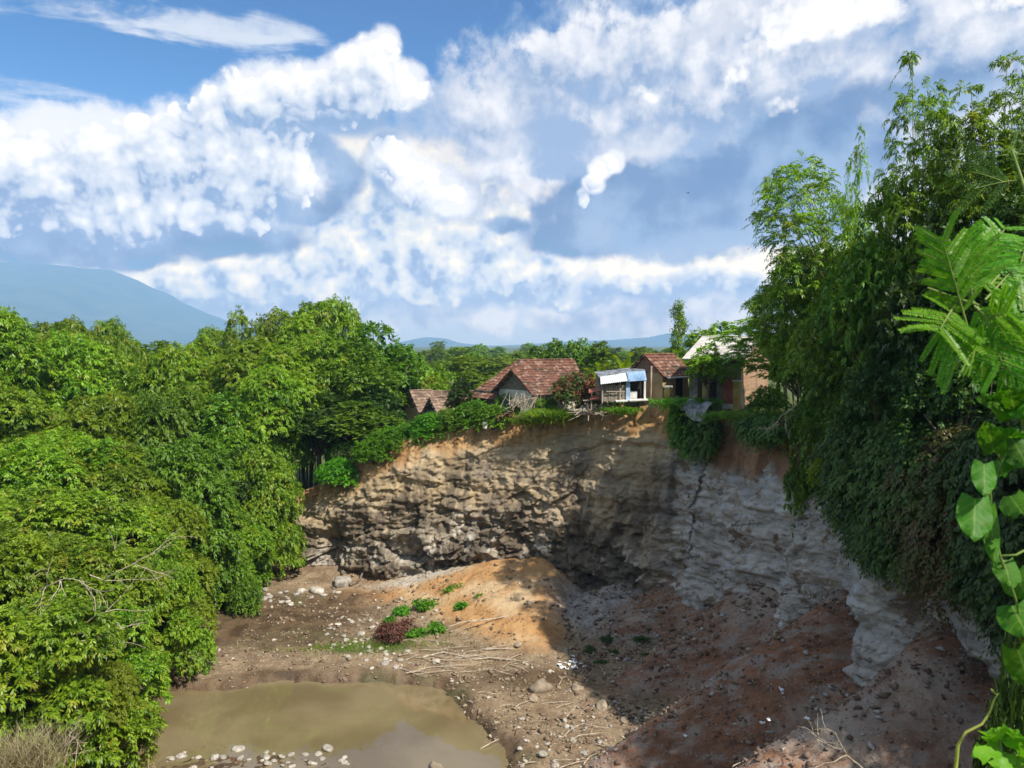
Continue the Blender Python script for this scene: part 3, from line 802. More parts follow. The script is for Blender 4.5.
# ------------------------------------------------------------------ leaves, crowns, plants
def leaf_mat(name, c1, c2, trans=0.35, rough=0.5, c3=None, patch=0.12, objvar=0.18, scale=0.5):
    """leaf colour varies leaf by leaf, in patches and from plant to plant; light shines through the blades"""
    m, nt, out = material(name)
    p = nt.pos()
    f = nt.math('MULTIPLY_ADD', nt.math('SUBTRACT', nt.noise(p, scale, 3, .5), .5), 1.6, nt.island(), clamp=True)
    col = nt.mix(f, c1, c2)
    if c3 is not None:
        col = nt.mix(nt.ramp(nt.math('ADD', nt.noise(p, scale * 1.9, 3, .6), nt.math('MULTIPLY', nt.island(), .25)), .78 - patch, .84 - patch * .4), col, c3)
    hv = nt.n.new('ShaderNodeHueSaturation'); nt._in(hv.inputs['Color'], col)
    nt._in(hv.inputs['Value'], nt.math('MULTIPLY_ADD', nt.objrand(), 2 * objvar, 1 - objvar))
    nt._in(hv.inputs['Hue'], nt.math('MULTIPLY_ADD', nt.objrand(), .025, .4875))
    b = nt.n.new('ShaderNodeBsdfPrincipled'); nt.l.new(hv.outputs[0], b.inputs['Base Color'])
    b.inputs['Roughness'].default_value = rough; b.inputs['Specular IOR Level'].default_value = 0.4
    tr = nt.n.new('ShaderNodeBsdfTranslucent')
    tc = nt.mix(1.0, hv.outputs[0], (1.25, 1.2, .45, 1), 'MULTIPLY'); nt._in(tr.inputs['Color'], tc)
    mx = nt.n.new('ShaderNodeMixShader'); mx.inputs[0].default_value = trans
    nt.l.new(b.outputs[0], mx.inputs[1]); nt.l.new(tr.outputs[0], mx.inputs[2]); nt.l.new(mx.outputs[0], out.inputs['Surface'])
    return m

LM = dict(
    bamboo=leaf_mat('bamboo_leaf', (0.072, 0.175, 0.008, 1), (0.31, 0.48, 0.022, 1), .36, .42, c3=(0.34, 0.36, 0.035, 1), patch=.05),
    thicket=leaf_mat('thicket_leaf', (0.07, 0.175, 0.007, 1), (0.31, 0.48, 0.022, 1), .34, .42, c3=(0.37, 0.40, 0.035, 1), patch=.05),
    broad=leaf_mat('broad_leaf', (0.06, 0.15, 0.008, 1), (0.17, 0.30, 0.014, 1), .28),
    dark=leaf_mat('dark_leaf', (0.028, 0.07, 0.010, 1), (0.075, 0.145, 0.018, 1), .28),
    bright=leaf_mat('bright_creeper_leaf', (0.06, 0.21, 0.008, 1), (0.17, 0.40, 0.015, 1), .42),
    yellow=leaf_mat('yellow_green_leaf', (0.15, 0.24, 0.012, 1), (0.31, 0.38, 0.03, 1), .45),
    olive=leaf_mat('olive_leaf', (0.09, 0.12, 0.03, 1), (0.19, 0.20, 0.05, 1), .35, c3=(0.26, 0.17, 0.08, 1)),
    far=leaf_mat('distant_leaf', (0.08, 0.165, 0.008, 1), (0.24, 0.35, 0.018, 1), .4, objvar=.38, scale=.2),
    grass=leaf_mat('grass_blade', (0.11, 0.24, 0.012, 1), (0.26, 0.38, 0.025, 1), .42),
    dry=leaf_mat('dry_grass_blade', (0.26, 0.22, 0.11, 1), (0.46, 0.40, 0.24, 1), .25),
    red=leaf_mat('reddish_leaf', (0.05, 0.11, 0.02, 1), (0.12, 0.19, 0.035, 1), .3, c3=(0.32, 0.10, 0.05, 1), patch=.16),
    wilt=leaf_mat('wilted_leaf', (0.11, 0.05, 0.03, 1), (0.22, 0.10, 0.06, 1), .2),
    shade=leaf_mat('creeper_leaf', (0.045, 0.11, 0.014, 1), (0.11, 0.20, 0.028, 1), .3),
)
BARK = noisy('bark', (0.09, 0.065, 0.045, 1), (0.22, 0.18, 0.13, 1), 4, .9, .6, .03, stretch=(1, 1, .25))
CULM = noisy('bamboo_culm_skin', (0.16, 0.17, 0.06, 1), (0.34, 0.30, 0.14, 1), 3, .5, .2, .01, stretch=(1, 1, .3))
TWIG = noisy('dry_twig_bark', (0.30, 0.24, 0.17, 1), (0.55, 0.47, 0.36, 1), 6, .9, .4, .01)

def unit(a): return a / np.maximum(np.linalg.norm(a, axis=-1, keepdims=True), 1e-9)

def leaf_geo(base, dirs, nrm, L, W, fold=0.12):
    """one folded diamond blade per leaf"""
    n = len(base)
    side = unit(np.cross(dirs, nrm)); up = unit(np.cross(side, dirs))
    L = np.broadcast_to(L, (n,))[:, None]; W = np.broadcast_to(W, (n,))[:, None]
    mid = base + dirs * L * .45
    V = np.stack([base, mid + side * W * .5 + up * W * fold, base + dirs * L - up * L * .10, mid - side * W * .5 + up * W * fold], 1).reshape(-1, 3)
    return V

def leaves_mesh(name, V, mat):
    return raw_mesh(name, V, np.arange(len(V)), 4, mat)

def sprays(rng, pos, nrm, k, L, W, droop, spread, out=.5, rnd=.75):
    """k leaves round every spray point"""
    n = len(pos)
    P = np.repeat(pos, k, 0); Nn = np.repeat(nrm, k, 0)
    jit = rng.normal(size=(n * k, 3)) * spread
    B = P + jit
    d = unit(rng.normal(size=(n * k, 3))) * rnd + Nn * out
    d[:, 2] -= droop
    d = unit(d)
    un = Nn * .95 + np.array([0, 0, .38]) + rng.normal(size=(n * k, 3)) * .36
    s = rng.uniform(.65, 1.25, n * k)
    return leaf_geo(B, d, un, L * s, W * s)

def twigs(rng, pos, nrm, k, tl, L, W, droop, ldroop=.25, flat=1.0, wild=.45):
    """short drooping twigs that leave the surface outwards, each with a flat fan of k leaves"""
    n = len(pos)
    d0 = unit(nrm * np.array([1, 1, .7]) + rng.normal(size=(n, 3)) * wild + np.array([0, 0, .12]))
    ln = tl * rng.uniform(.6, 1.2, n)
    t = (np.arange(k)[None] + rng.random((n, k))) / k
    c = pos[:, None] + d0[:, None] * (ln[:, None] * t)[..., None]
    c[..., 2] -= droop * ln[:, None] * t ** 2
    tg = np.repeat(d0[:, None], k, 1).copy(); tg[..., 2] -= 2 * droop * t; tg = unit(tg)
    side = unit(np.cross(tg, np.array([0, 0, 1.0])) + 1e-6)
    up = unit(np.cross(side, tg)); sg = np.where(np.arange(k) % 2 == 0, 1.0, -1.0)[None, :, None]
    ld = unit(tg * .8 + side * sg * .62 + rng.normal(size=(n, k, 3)) * .22 + np.array([0, 0, -ldroop]))
    nn = up * flat + nrm[:, None] * .3 + rng.normal(size=(n, k, 3)) * .28
    s = rng.uniform(.7, 1.2, (n, k))
    return leaf_geo(c.reshape(-1, 3), ld.reshape(-1, 3), nn.reshape(-1, 3), (L * s).ravel(), (W * s).ravel())

def lobed_points(rng, lobes, n, shell=(.70, 1.06), low=-.5, cull=.80):
    """points in the outer shell of a heap of ellipsoids, with their outward directions"""
    lobes = np.asarray(lobes, float); r = lobes[:, 3:6]
    w = (r[:, 0] * r[:, 1] * r[:, 2]) ** (2 / 3); w /= w.sum()
    out_p = []; out_n = []; got = 0
    while got < n:
        m = n * 2
        i = rng.choice(len(lobes), m, p=w)
        d = unit(rng.normal(size=(m, 3)))
        d = d[d[:, 2] > low + rng.normal(size=m) * .15] if low > -1 else d
        i = i[:len(d)]
        rad = rng.uniform(shell[0], shell[1], len(d)) ** .7
        rad *= 1 + .22 * fbm(d[:, 0] * 2.2 + i * 3.7, d[:, 1] * 2.2, d[:, 2] * 2.2, 3)
        p = lobes[i, :3] + d * r[i] * rad[:, None]
        ok = np.ones(len(p), bool)
        for j in range(len(lobes)):
            q = ((p - lobes[j, :3]) / r[j]); ins = (q * q).sum(1) < cull ** 2
            ok &= ~(ins & (i != j))
        out_p.append(p[ok]); out_n.append(unit(d / r[i])[ok]); got += ok.sum()
    return np.vstack(out_p)[:n], np.vstack(out_n)[:n]

def billow_points(rng, lobes, n, low=-.12, shell=(.80, 1.06), cull=.95, inner=.14):
    p, q = lobed_points(rng, lobes, int(n * (1 - inner)), shell=shell, low=low, cull=cull)
    p2, q2 = lobed_points(rng, lobes, int(n * inner), shell=(.3, .95), low=-1.5, cull=.4)
    return np.vstack([p, p2]), np.vstack([q, q2])

def tufts(rng, lobes, n, rs=(.38, .68), per=12, low=-.35, gap=.8, lean=.55):
    """leaf tufts: little domes spread over the lobes, each with its own lit top and dark foot"""
    p, q = lobed_points(rng, lobes, n * 4, shell=(.72, 1.05), low=low, cull=.86)
    keep = []; cell = {}; mr = sum(rs) / 2 * gap
    for i in range(len(p)):
        key = tuple(np.floor(p[i] / mr).astype(int)); ok = True
        for dx in (-1, 0, 1):
            for dy in (-1, 0, 1):
                for dz in (-1, 0, 1):
                    for j in cell.get((key[0] + dx, key[1] + dy, key[2] + dz), ()):
                        if ((p[i] - p[j]) ** 2).sum() < mr * mr: ok = False
        if ok:
            cell.setdefault(key, []).append(i); keep.append(i)
            if len(keep) >= n: break
    c, nn = p[keep], q[keep]; m = len(c)
    r = rng.uniform(rs[0], rs[1], m)
    ax = unit(nn * lean + np.array([0, 0, .75]) + rng.normal(size=(m, 3)) * .2)
    C = np.repeat(c, per, 0); A = np.repeat(ax, per, 0); Rr = np.repeat(r, per)[:, None]
    d = unit(rng.normal(size=(m * per, 3))); dot = (d * A).sum(1, keepdims=True); d = np.where(dot < -.1, d - 2 * dot * A, d)
    d = unit(d + A * .25)
    return C + d * Rr * rng.uniform(.15, .6, (m * per, 1)), d, np.repeat(r, per)

def clump_filter(rng, p, scale, keep=.62):
    """opens gaps: thins the leaf sprays where a noise is low"""
    v = fbm(p[:, 0] * scale, p[:, 1] * scale, p[:, 2] * scale + 7, 3)
    t = np.quantile(v, 1 - keep)
    return v > t - .06 * rng.random(len(v))

def limbs(rng, lobes, trunk_h, r0, base_spread=.15):
    """tapered trunk with limbs to the lobes"""
    b = MB(); lean = rng.normal(size=2) * base_spread
    top = np.array([lean[0], lean[1], trunk_h])
    mid = np.array([lean[0] * .2 + rng.normal() * .1, lean[1] * .2, trunk_h * .5])
    b.tube([(0, 0, -.4), (0, 0, .1), mid, top], [r0 * 1.35, r0, r0 * .8, r0 * .62], 8)
    for l in lobes:
        c = np.array(l[:3]); st = top * rng.uniform(.75, 1.0)
        m = st + (c - st) * .5 + rng.normal(size=3) * .25 + np.array([0, 0, .15])
        b.tube([st, m, c + np.array([0, 0, l[5] * .35])], [r0 * .45, r0 * .28, r0 * .07], 5)
    return b

PROTO = {}
def proto(key, trunk_mb, bark, leaf_V, leafmat, H, Wd, crown_name='crown', trunk_name='trunk'):
    H = float(np.quantile(leaf_V[:, 2], .996)); Wd = float(2 * np.quantile(np.hypot(leaf_V[:, 0], leaf_V[:, 1]), .94))
    PROTO[key] = dict(trunk=trunk_mb.mesh(key + '_' + trunk_name, bark, True) if trunk_mb else None, crown=leaves_mesh(key + '_' + crown_name, leaf_V, leafmat), H=H, W=Wd, tn=trunk_name, cn=crown_name)

def broadleaf(key, seed, H, R_, mat, nt_, k=9, L=.22, W=.12, trunk=.42, droop=.22, rs=(.42, .75)):
    rng = np.random.default_rng(seed); th = H * trunk; lobes = []
    for i in range(17):
        a = i * 2.4 + rng.normal() * .3; rr = R_ * math.sqrt((i + .5) / 17) * .78
        z = th + (H - th) * rng.uniform(.18, .80) * (1 - .35 * rr / R_)
        s = R_ * rng.uniform(.24, .38)
        lobes.append((rr * math.cos(a), rr * math.sin(a), z, s, s, s * rng.uniform(.55, .8)))
    lobes.append((0, 0, H - R_ * .36, R_ * .42, R_ * .42, R_ * .36))
    p, n, r_ = tufts(rng, lobes, nt_, rs, low=-.4, gap=1.0); tl = r_ * .8
    proto(key, limbs(rng, lobes, th, .022 * H + .04), BARK, twigs(rng, p, n, k, tl, L, W, droop), mat, H, 2 * R_)

def thicket(key, seed, H, R_, mat, nt_, k=12, L=.18, W=.066, droop=.4, low=-.12, nl=11, sr=(.25, .40), rs=(.26, .48), gap=.92):
    """foliage in billows down to the ground, each billow a heap of sprays"""
    rng = np.random.default_rng(seed); lobes = []
    for i in range(nl):
        a = i * 2.4 + rng.normal() * .3; q = math.sqrt((i + .5) / nl); rr = R_ * q * .84
        z = H * (.86 * math.sqrt(max(1 - q * q, .0)) + .04) + rng.normal() * .05 * H
        s = R_ * rng.uniform(*sr)
        z = max(z - s * .5, s * .3)
        lobes.append((rr * math.cos(a), rr * math.sin(a), z, s, s, s * rng.uniform(.62, .85)))
        if q > .6:
            lobes.append((rr * .97 * math.cos(a + .25), rr * .97 * math.sin(a + .25), z * .45, s, s, s * .7))
    p, n, r_ = tufts(rng, lobes, nt_, rs, gap=gap, lean=.8, low=low); tl = r_ * 1.05
    b = MB()
    for i in range(9):
        a = rng.uniform(0, 6.28); q = .4 * rng.random(); l = lobes[rng.integers(len(lobes))]
        b.tube([(q * math.cos(a), q * math.sin(a), -.3), (l[0] * .4, l[1] * .4, l[2] * .55), l[:3]], [.08, .05, .02], 5)
    proto(key, b, BARK, twigs(rng, p, n, k, tl, L, W, droop), mat, H, 2 * R_, trunk_name='stem')

def bamboo(key, seed, H, lean, ncul, mat, nt_=450, k=12, L=.20, W=.050, droop=.55, lo=.38, bias=(0, 0), fat=.62, culm_r=.045, spread=.16, low=-.35, rs=(.36, .70), gap=1.08):
    """a clump of culms arching outwards at the top; each ends in a nodding plume of narrow leaves"""
    rng = np.random.default_rng(seed); b = MB(); lobes = []
    for i in range(ncul):
        a = i * 2.4 + rng.normal() * .35; q = math.sqrt((i + .6) / ncul)
        h = H * (1.0 - .34 * q ** 1.5) * rng.uniform(.86, 1.0); ln = lean * q * rng.uniform(.8, 1.1)
        bx, by = rng.normal(size=2) * .28
        dx, dy = math.cos(a) * ln + bias[0] * rng.uniform(.6, 1.1), math.sin(a) * ln + bias[1] * rng.uniform(.6, 1.1)
        t = np.linspace(0, 1, 10)
        C = np.stack([bx + dx * t ** 2.0, by + dy * t ** 2.0, -.3 + h * 1.25 * (t - .24 * t ** 4.5)], 1)
        b.tube(C, np.linspace(culm_r, .008, 10), 5)
        nl = 5
        for j in range(nl):
            tt = lo + (1 - lo) * (j + rng.random() * .8) / nl
            c = np.array([np.interp(tt, t, C[:, m]) for m in range(3)])
            s = fat * (H / 10) * (1.15 - .55 * abs((j + .5) / nl - .45)) * rng.uniform(.75, 1.2) * (1.0 if j < nl - 1 else .62)
            c[:2] += rng.normal(size=2) * .35 * s; c[2] -= .15 * s
            lobes.append((*c, s, s, s * .85))
    p, n, r_ = tufts(rng, lobes, nt_, rs, low=low, gap=gap); tl = r_ * 1.0
    proto(key, b, CULM, twigs(rng, p, n, k, tl, L, W, droop, .35), mat, H, 2 * lean + 1.2, trunk_name='culm')

def place(key, name, label, cat, loc, scale, rotz=0.0, group=None, crownmat=None, tilt=None):
    pr = PROTO[key]
    t = thing(name, label, cat, loc, rotz, group, scale)
    if tilt: t.rotation_euler = (tilt[0], tilt[1], rotz)
    if pr['trunk']: link(pr['tn'], pr['trunk'], t)
    c = link(pr['cn'], pr['crown'], t)
    if crownmat:
        c.material_slots[0].link = 'OBJECT'; c.material_slots[0].material = crownmat
    return t

broadleaf('broadleaf_a', 1, 10, 3.9, LM['broad'], 420)
broadleaf('broadleaf_b', 2, 10, 3.3, LM['broad'], 340)
broadleaf('darkleaf', 3, 10, 3.6, LM['dark'], 400)
thicket('thicket_a', 4, 7, 4.2, LM['thicket'], 760)
thicket('thicket_b', 5, 7, 3.8, LM['thicket'], 700, nl=13, droop=.5)
thicket('thicket_c', 6, 7, 4.6, LM['thicket'], 820, nl=14, droop=.5)
thicket('bush_a', 7, 3, 2.2, LM['bright'], 170, k=9, L=.16, W=.10, droop=.3, nl=14, sr=(.26, .4), rs=(.3, .5))
thicket('bush_b', 8, 3, 2.0, LM['yellow'], 150, k=9, L=.17, W=.07, droop=.3, nl=12, sr=(.26, .4), rs=(.3, .5))
bamboo('bamboo_a', 9, 10, 2.7, 12, LM['bamboo'], 700, fat=1.0, rs=(.26, .48), gap=.9, low=-.25)
bamboo('bamboo_b', 10, 10, 3.2, 14, LM['bamboo'], 780, fat=1.05, rs=(.26, .48), gap=.9, low=-.25)
bamboo('plume', 11, 10, .7, 5, LM['bamboo'], 190, rs=(.26, .5), bias=(1.3, 0), lo=.55, fat=.7)
bamboo('tall_bamboo', 12, 14, 2.6, 20, LM['bamboo'], 420, k=12, L=.20, W=.052, droop=.55, lo=.22, fat=.55, low=-.5, rs=(.35, .7), gap=1.0)
bamboo('tall_bamboo_b', 13, 14, 2.0, 10, LM['bamboo'], 200, k=12, L=.20, W=.052, droop=.55, lo=.3, fat=.5, low=-.5, rs=(.35, .65), gap=1.05)
broadleaf('small_tree', 14, 5, 2.0, LM['broad'], 150, k=9, L=.18, W=.10, trunk=.3, rs=(.28, .45))
for i in range(4):
    broadleaf('distant_%d' % i, 20 + i, 10, 3.6 + .5 * (i % 2), LM['far'], 120, k=6, L=.55, W=.3, trunk=.25, rs=(.6, 1.1))
thicket('distant_4', 26, 8, 4.0, LM['far'], 120, k=6, L=.55, W=.26, nl=14, rs=(.6, 1.1))
bamboo('distant_5', 27, 9, 2.2, 9, LM['far'], 100, k=6, L=.55, W=.2, rs=(.5, .9))

rng_w = np.random.default_rng(88)
for key_, mat_, L_, W_, dr_ in (('weed_a', 'bright', .62, .24, .2), ('weed_b', 'bright', .5, .3, .5), ('wilted', 'wilt', .5, .1, .9)):
    lob_ = [(rng_w.normal() * .6, rng_w.normal() * .6, rng_w.uniform(.3, 1.3), .6, .6, .5) for _ in range(9)]
    p_, n_ = lobed_points(rng_w, lob_, 150 if key_ != 'wilted' else 420, shell=(.2, 1.2), low=-.5, cull=.3)
    mb_ = MB()
    for l_ in lob_: mb_.tube([(0, 0, -.2), (l_[0] * .5, l_[1] * .5, l_[2] * .6), l_[:3]], [.05, .035, .01], 4)
    proto(key_, mb_, BARK if key_ == 'wilted' else LM['olive'], sprays(rng_w, p_, n_, 5, L_, W_, dr_, .16, .6), LM[mat_], 2, 2, trunk_name='stem')

def px_tree(key, px, py, Y, wpx=None, **kw):
    """stand a plant on the ground so that its tip comes to the given height there"""
    q = at(px, py, Y); g = gz(q[0], q[1]); pr = PROTO[key]
    h = q[2] - g; sz = h / pr['H']; sx = sz if wpx is None else (wpx / FPX * Y) / pr['W']
    if kw.pop('rooted', False):          # clings to the edge: keeps its own height
        sz = sx * .9; g = q[2] - pr['H'] * sz
    return place(key, loc=(q[0], q[1], g - .05), scale=(sx, sx, sz), rotz=kw.pop('rz', random.uniform(0, 6.28)), **kw)
# ------------------------------------------------------------------ left bank canopy
G_L = 'trees packed on the left bank'
back_row = [  # key, px, py of the tip, distance, width in px, label
    ('bamboo_a', -14, 306, 64, 150, 'bamboo clump rising at the far left edge of the canopy, under the volcano'),
    ('bamboo_b', 62, 322, 76, 110, 'rounded bamboo clump on the skyline in front of the middle of the volcano'),
    ('bamboo_a', 108, 322, 80, 80, 'bamboo clump on the skyline below the shoulder of the volcano'),
    ('broadleaf_b', 160, 342, 82, 100, 'low tree on the skyline below the steep flank of the volcano'),
    ('bamboo_b', 212, 330, 80, 90, 'bamboo clump on the skyline at the foot of the volcano'),
    ('plume', 240, 310, 78, 46, 'single curved bamboo plume nodding above the canopy skyline'),
    ('plume', 342, 302, 73, 40, 'thin bamboo tip curving over the right shoulder of the tallest bamboo'),
    ('plume', 18, 312, 66, 50, 'bamboo plume nodding at the far left skyline'),
    ('plume', 118, 330, 72, 40, 'short bamboo plume on the skyline below the volcano shoulder'),
    ('plume', 262, 318, 74, 40, 'bamboo plume just right of the single curved one'),
    ('bamboo_a', 283, 312, 76, 90, 'bamboo clump between the nodding plume and the tallest bamboo'),
    ('bamboo_b', 326, 302, 74, 110, 'tallest bamboo clump of the left bank canopy'),
    ('broadleaf_a', 376, 324, 72, 100, 'dark round broadleaf tree right of the tallest bamboo'),
    ('darkleaf', 392, 350, 74, 56, 'dark broadleaf tree standing behind and left of the small brown hut'),
]
for key, px, py, Y, w, lab in back_row:
    px_tree(key, px, py, Y, w, name='bamboo_clump' if 'bamboo' in key or key == 'plume' else 'broadleaf_tree', label=lab, cat='bamboo' if 'bamboo' in key or key == 'plume' else 'tree', group=G_L)
rngr = np.random.default_rng(3)
rows = [
    ('thicket_a', 15, 352, 66, 150), ('bamboo_a', 70, 352, 68, 130), ('thicket_c', 128, 356, 70, 150), ('bamboo_b', 188, 352, 68, 120), ('bamboo_a', 250, 344, 67, 110), ('bamboo_b', 305, 338, 66, 120), ('broadleaf_a', 352, 356, 66, 100), ('darkleaf', 370, 384, 64, 70),
    ('thicket_b', -20, 395, 54, 150), ('thicket_c', 45, 388, 56, 150), ('bamboo_b', 105, 392, 57, 120), ('thicket_a', 165, 392, 58, 130), ('broadleaf_b', 222, 396, 59, 100), ('bamboo_a', 268, 372, 61, 100), ('darkleaf', 318, 398, 62, 100), ('broadleaf_b', 356, 404, 61, 90),
    ('thicket_c', -10, 440, 46, 170), ('thicket_a', 60, 436, 48, 170), ('bamboo_a', 118, 440, 49, 130), ('thicket_b', 172, 442, 50, 140), ('darkleaf', 232, 446, 57, 96),
    ('thicket_b', 25, 484, 40, 180), ('thicket_c', 102, 488, 42, 180), ('thicket_a', 152, 500, 45, 120),
    ('thicket_a', -20, 530, 33, 190), ('thicket_b', 65, 536, 35, 190), ('bamboo_b', 108, 540, 38, 140),
]
TINT = [None, 'bamboo', None, 'broad', None, None, 'bamboo', 'yellow']
for i, (key, px, py, Y, w) in enumerate(rows):
    bam = 'bamboo' in key
    mt = None if bam or 'leaf' in key else TINT[i % len(TINT)]
    py += rngr.normal() * 7
    px_tree(key, px, py, Y, w, name='bamboo_clump' if bam else 'broadleaf_tree' if not key.startswith('thicket') else 'leafy_thicket',
            label='bamboo clump with drooping leaves inside the dense canopy of the left bank' if bam else 'broadleaf tree crown inside the dense canopy of the left bank' if not key.startswith('thicket') else 'billowing light green thicket inside the dense canopy of the left bank',
            cat='bamboo' if bam else 'tree' if not key.startswith('thicket') else 'thicket', crownmat=LM[mt] if mt else None, group='look-alike %s in the left bank canopy' % ('bamboo' if bam else 'trees' if not key.startswith('thicket') else 'thickets'))
front = [
    ('thicket_b', 205, 508, 51, 96, 'leafy_thicket', 'light green thicket reaching to the back of the wet river flat', 'thicket', None),
    ('thicket_a', 246, 524, 52.5, 66, 'leafy_thicket', 'small light green thicket above the little dark green bush on the flat', 'thicket', None),
    ('thicket_c', 262, 446, 56.5, 92, 'leafy_thicket', 'yellowish green thicket beside the left end of the cliff', 'thicket', None),
    ('bush_a', 338, 458, 57.5, 46, 'creeper_bush', 'bright green creeper bush hanging on the left end of the cliff', 'bush', None),
    ('thicket_a', 160, 560, 38.5, 90, 'leafy_thicket', 'drooping green thicket leaning out over the left end of the pool', 'thicket', None),
    ('thicket_c', 78, 590, 33, 150, 'leafy_thicket', 'large green thicket with dry branches on the left shore of the pool', 'thicket', None),
    ('thicket_b', 30, 600, 28, 200, 'leafy_thicket', 'light green thicket at the left edge above the dry grass', 'thicket', None),
    ('thicket_a', 84, 664, 28.5, 130, 'leafy_thicket', 'low yellow green thicket nearest the pool shore beside the dry grass', 'thicket', LM['yellow']),
    ('bush_a', 244, 572, 49.0, 34, 'round_bush', 'little dark green bush standing alone at the back of the wet flat', 'bush', LM['broad']),
]
for key, px, py, Y, w, nm, lab, cat, mt in front:
    px_tree(key, px, py, Y, w, name=nm, label=lab, cat=cat, crownmat=mt, rooted=(px == 338))

# ------------------------------------------------------------------ far belt of trees behind the village
rngf = np.random.default_rng(41)
def far_tree(px, py, Y, w, lab, mt=None):
    k = 'distant_%d' % rngf.integers(6)
    return px_tree(k, px, py, Y, w, name='distant_tree', label=lab, cat='tree', group='distant trees behind the village', crownmat=mt)
LAB_FAR = ['tree in the far belt of trees between the village and the horizon', 'low tree of the green belt just behind the village roofs']
for i in range(120):
    Y = 100 * math.exp(rngf.random() * 1.9)
    px = rngf.uniform(370, 800) if i % 5 else rngf.uniform(-60, 380)
    py = np.interp(Y, [90, 140, 250, 650], [368, 358, 351, 346]) + rngf.normal() * 3.0
    far_tree(px, py, Y, np.interp(Y, [90, 200, 650], [58, 36, 18]) * rngf.uniform(.8, 1.3), LAB_FAR[0])
for i in range(34):
    Y = rngf.uniform(66, 90); px = rngf.uniform(400, 720)
    py = np.interp(Y, [66, 90], [390, 368]) + rngf.normal() * 4
    far_tree(px, py, Y, rngf.uniform(40, 66), LAB_FAR[1], LM['yellow'] if rngf.random() < .35 else None)
tall = [(536, 346, 92, 38, 'taller bushy tree behind the ridge of the large tiled house'), (556, 340, 96, 30, 'pointed tree right behind the large tiled house'), (578, 340, 94, 36, 'bushy tree between the large tiled house and the banana plant'), (600, 342, 90, 40, 'dark tree behind the tin shed'),
        (700, 330, 66, 54, 'light green tree behind the pale roof, beside the slender column tree'), (725, 322, 64, 60, 'leafy tree behind the ridge of the pale roof'), (656, 352, 72, 40, 'low tree behind the little house with the red roof')]
for px, py, Y, w, lab in tall:
    px_tree('distant_%d' % rngf.integers(5), px, py, Y, w, name='distant_tree', label=lab, cat='tree', crownmat=LM['broad'] if px < 620 else LM['bamboo'])
# ------------------------------------------------------------------ houses on the edge
def roof_mat(name, c1, c2, c3, su=4.2, sv=4.0, moss=(0.05, 0.05, 0.035, 1)):
    m, nt, out = material(name)
    p = nt.pos()
    isl = nt.voro(nt.mapping(p, scale=(4.2, 4.2, 5.5)), 1.0, 'F1', 'Color')
    sc = nt.n.new('ShaderNodeSeparateColor'); nt.l.new(isl, sc.inputs[0])
    n = nt.noise(p, 1.1, 6, .65)
    col = nt.mix(sc.outputs[0], c1, c2)
    col = nt.mix(nt.ramp(sc.outputs[1], .78, .86), col, c3)
    col = nt.mix(nt.ramp(n, .48, .66, 0, .85), col, moss)
    pbr(nt, out, col, .9, nt.bump(nt.noise(p, 9, 5, .7), .5, .03), 0, .2)
    return m
M_TILE = roof_mat('clay_roof_tile', (0.115, 0.056, 0.04, 1), (0.21, 0.10, 0.066, 1), (0.30, 0.20, 0.15, 1))
M_TILE_OLD = roof_mat('old_clay_roof_tile', (0.12, 0.055, 0.038, 1), (0.22, 0.10, 0.065, 1), (0.28, 0.19, 0.14, 1))
M_TILE_DARK = roof_mat('brown_roof_tile', (0.17, 0.11, 0.08, 1), (0.28, 0.19, 0.135, 1), (0.36, 0.27, 0.2, 1))
M_PALE_ROOF = noisy('pale_cement_sheet', (0.40, 0.37, 0.33, 1), (0.62, 0.59, 0.54, 1), 1.6, .85, .25, .01, stretch=(1, 1, 1))
M_PLASTER = noisy('pale_plaster', (0.42, 0.38, 0.31, 1), (0.66, 0.62, 0.53, 1), 1.4, .9, .5, .03)
M_TANWALL = noisy('tan_wall', (0.38, 0.27, 0.14, 1), (0.55, 0.41, 0.23, 1), 1.6, .9, .4, .02)
M_WOVEN = noisy('woven_bamboo_wall', (0.13, 0.10, 0.07, 1), (0.25, 0.20, 0.15, 1), 3, .9, .5, .02, stretch=(1, 1, 3))
M_GABLE = noisy('brown_gable_boards', (0.20, 0.115, 0.07, 1), (0.34, 0.21, 0.13, 1), 2.2, .9, .5, .02, stretch=(3, 3, .4))
M_MOULD = noisy('mouldy_wall', (0.075, 0.065, 0.045, 1), (0.30, 0.26, 0.19, 1), 1.1, .92, .5, .03)
M_WOOD = noisy('weathered_wood', (0.22, 0.17, 0.12, 1), (0.42, 0.35, 0.27, 1), 2.5, .88, .5, .02, stretch=(1, 1, .3))
M_GREYWOOD = noisy('grey_board', (0.19, 0.16, 0.12, 1), (0.36, 0.31, 0.25, 1), 3, .9, .5, .02, stretch=(4, 4, .4))
M_WHITE = noisy('chalky_white_paint', (0.58, 0.56, 0.52, 1), (0.78, 0.77, 0.73, 1), 3, .8, .3, .01)
M_ZINC = noisy('white_tin_sheet', (0.55, 0.57, 0.58, 1), (0.80, 0.81, 0.80, 1), 2.0, .45, .2, .01, spec=.5)
M_BLUE = noisy('blue_tin_sheet', (0.20, 0.34, 0.52, 1), (0.42, 0.56, 0.70, 1), 2.0, .5, .2, .01, spec=.5)
M_DARK = noisy('black_and_opening_shade', (0.018, 0.015, 0.013, 1), (0.04, 0.034, 0.03, 1), 2, .95, .2, .01)  # shade inside doorways and windows put into the colour; also plain black parts
M_RED = noisy('faded_red_board', (0.27, 0.075, 0.05, 1), (0.40, 0.14, 0.10, 1), 2, .8, .3, .01)
M_OCHRE = noisy('ochre_pillar_plaster', (0.30, 0.20, 0.05, 1), (0.48, 0.34, 0.10, 1), 2, .9, .4, .02)
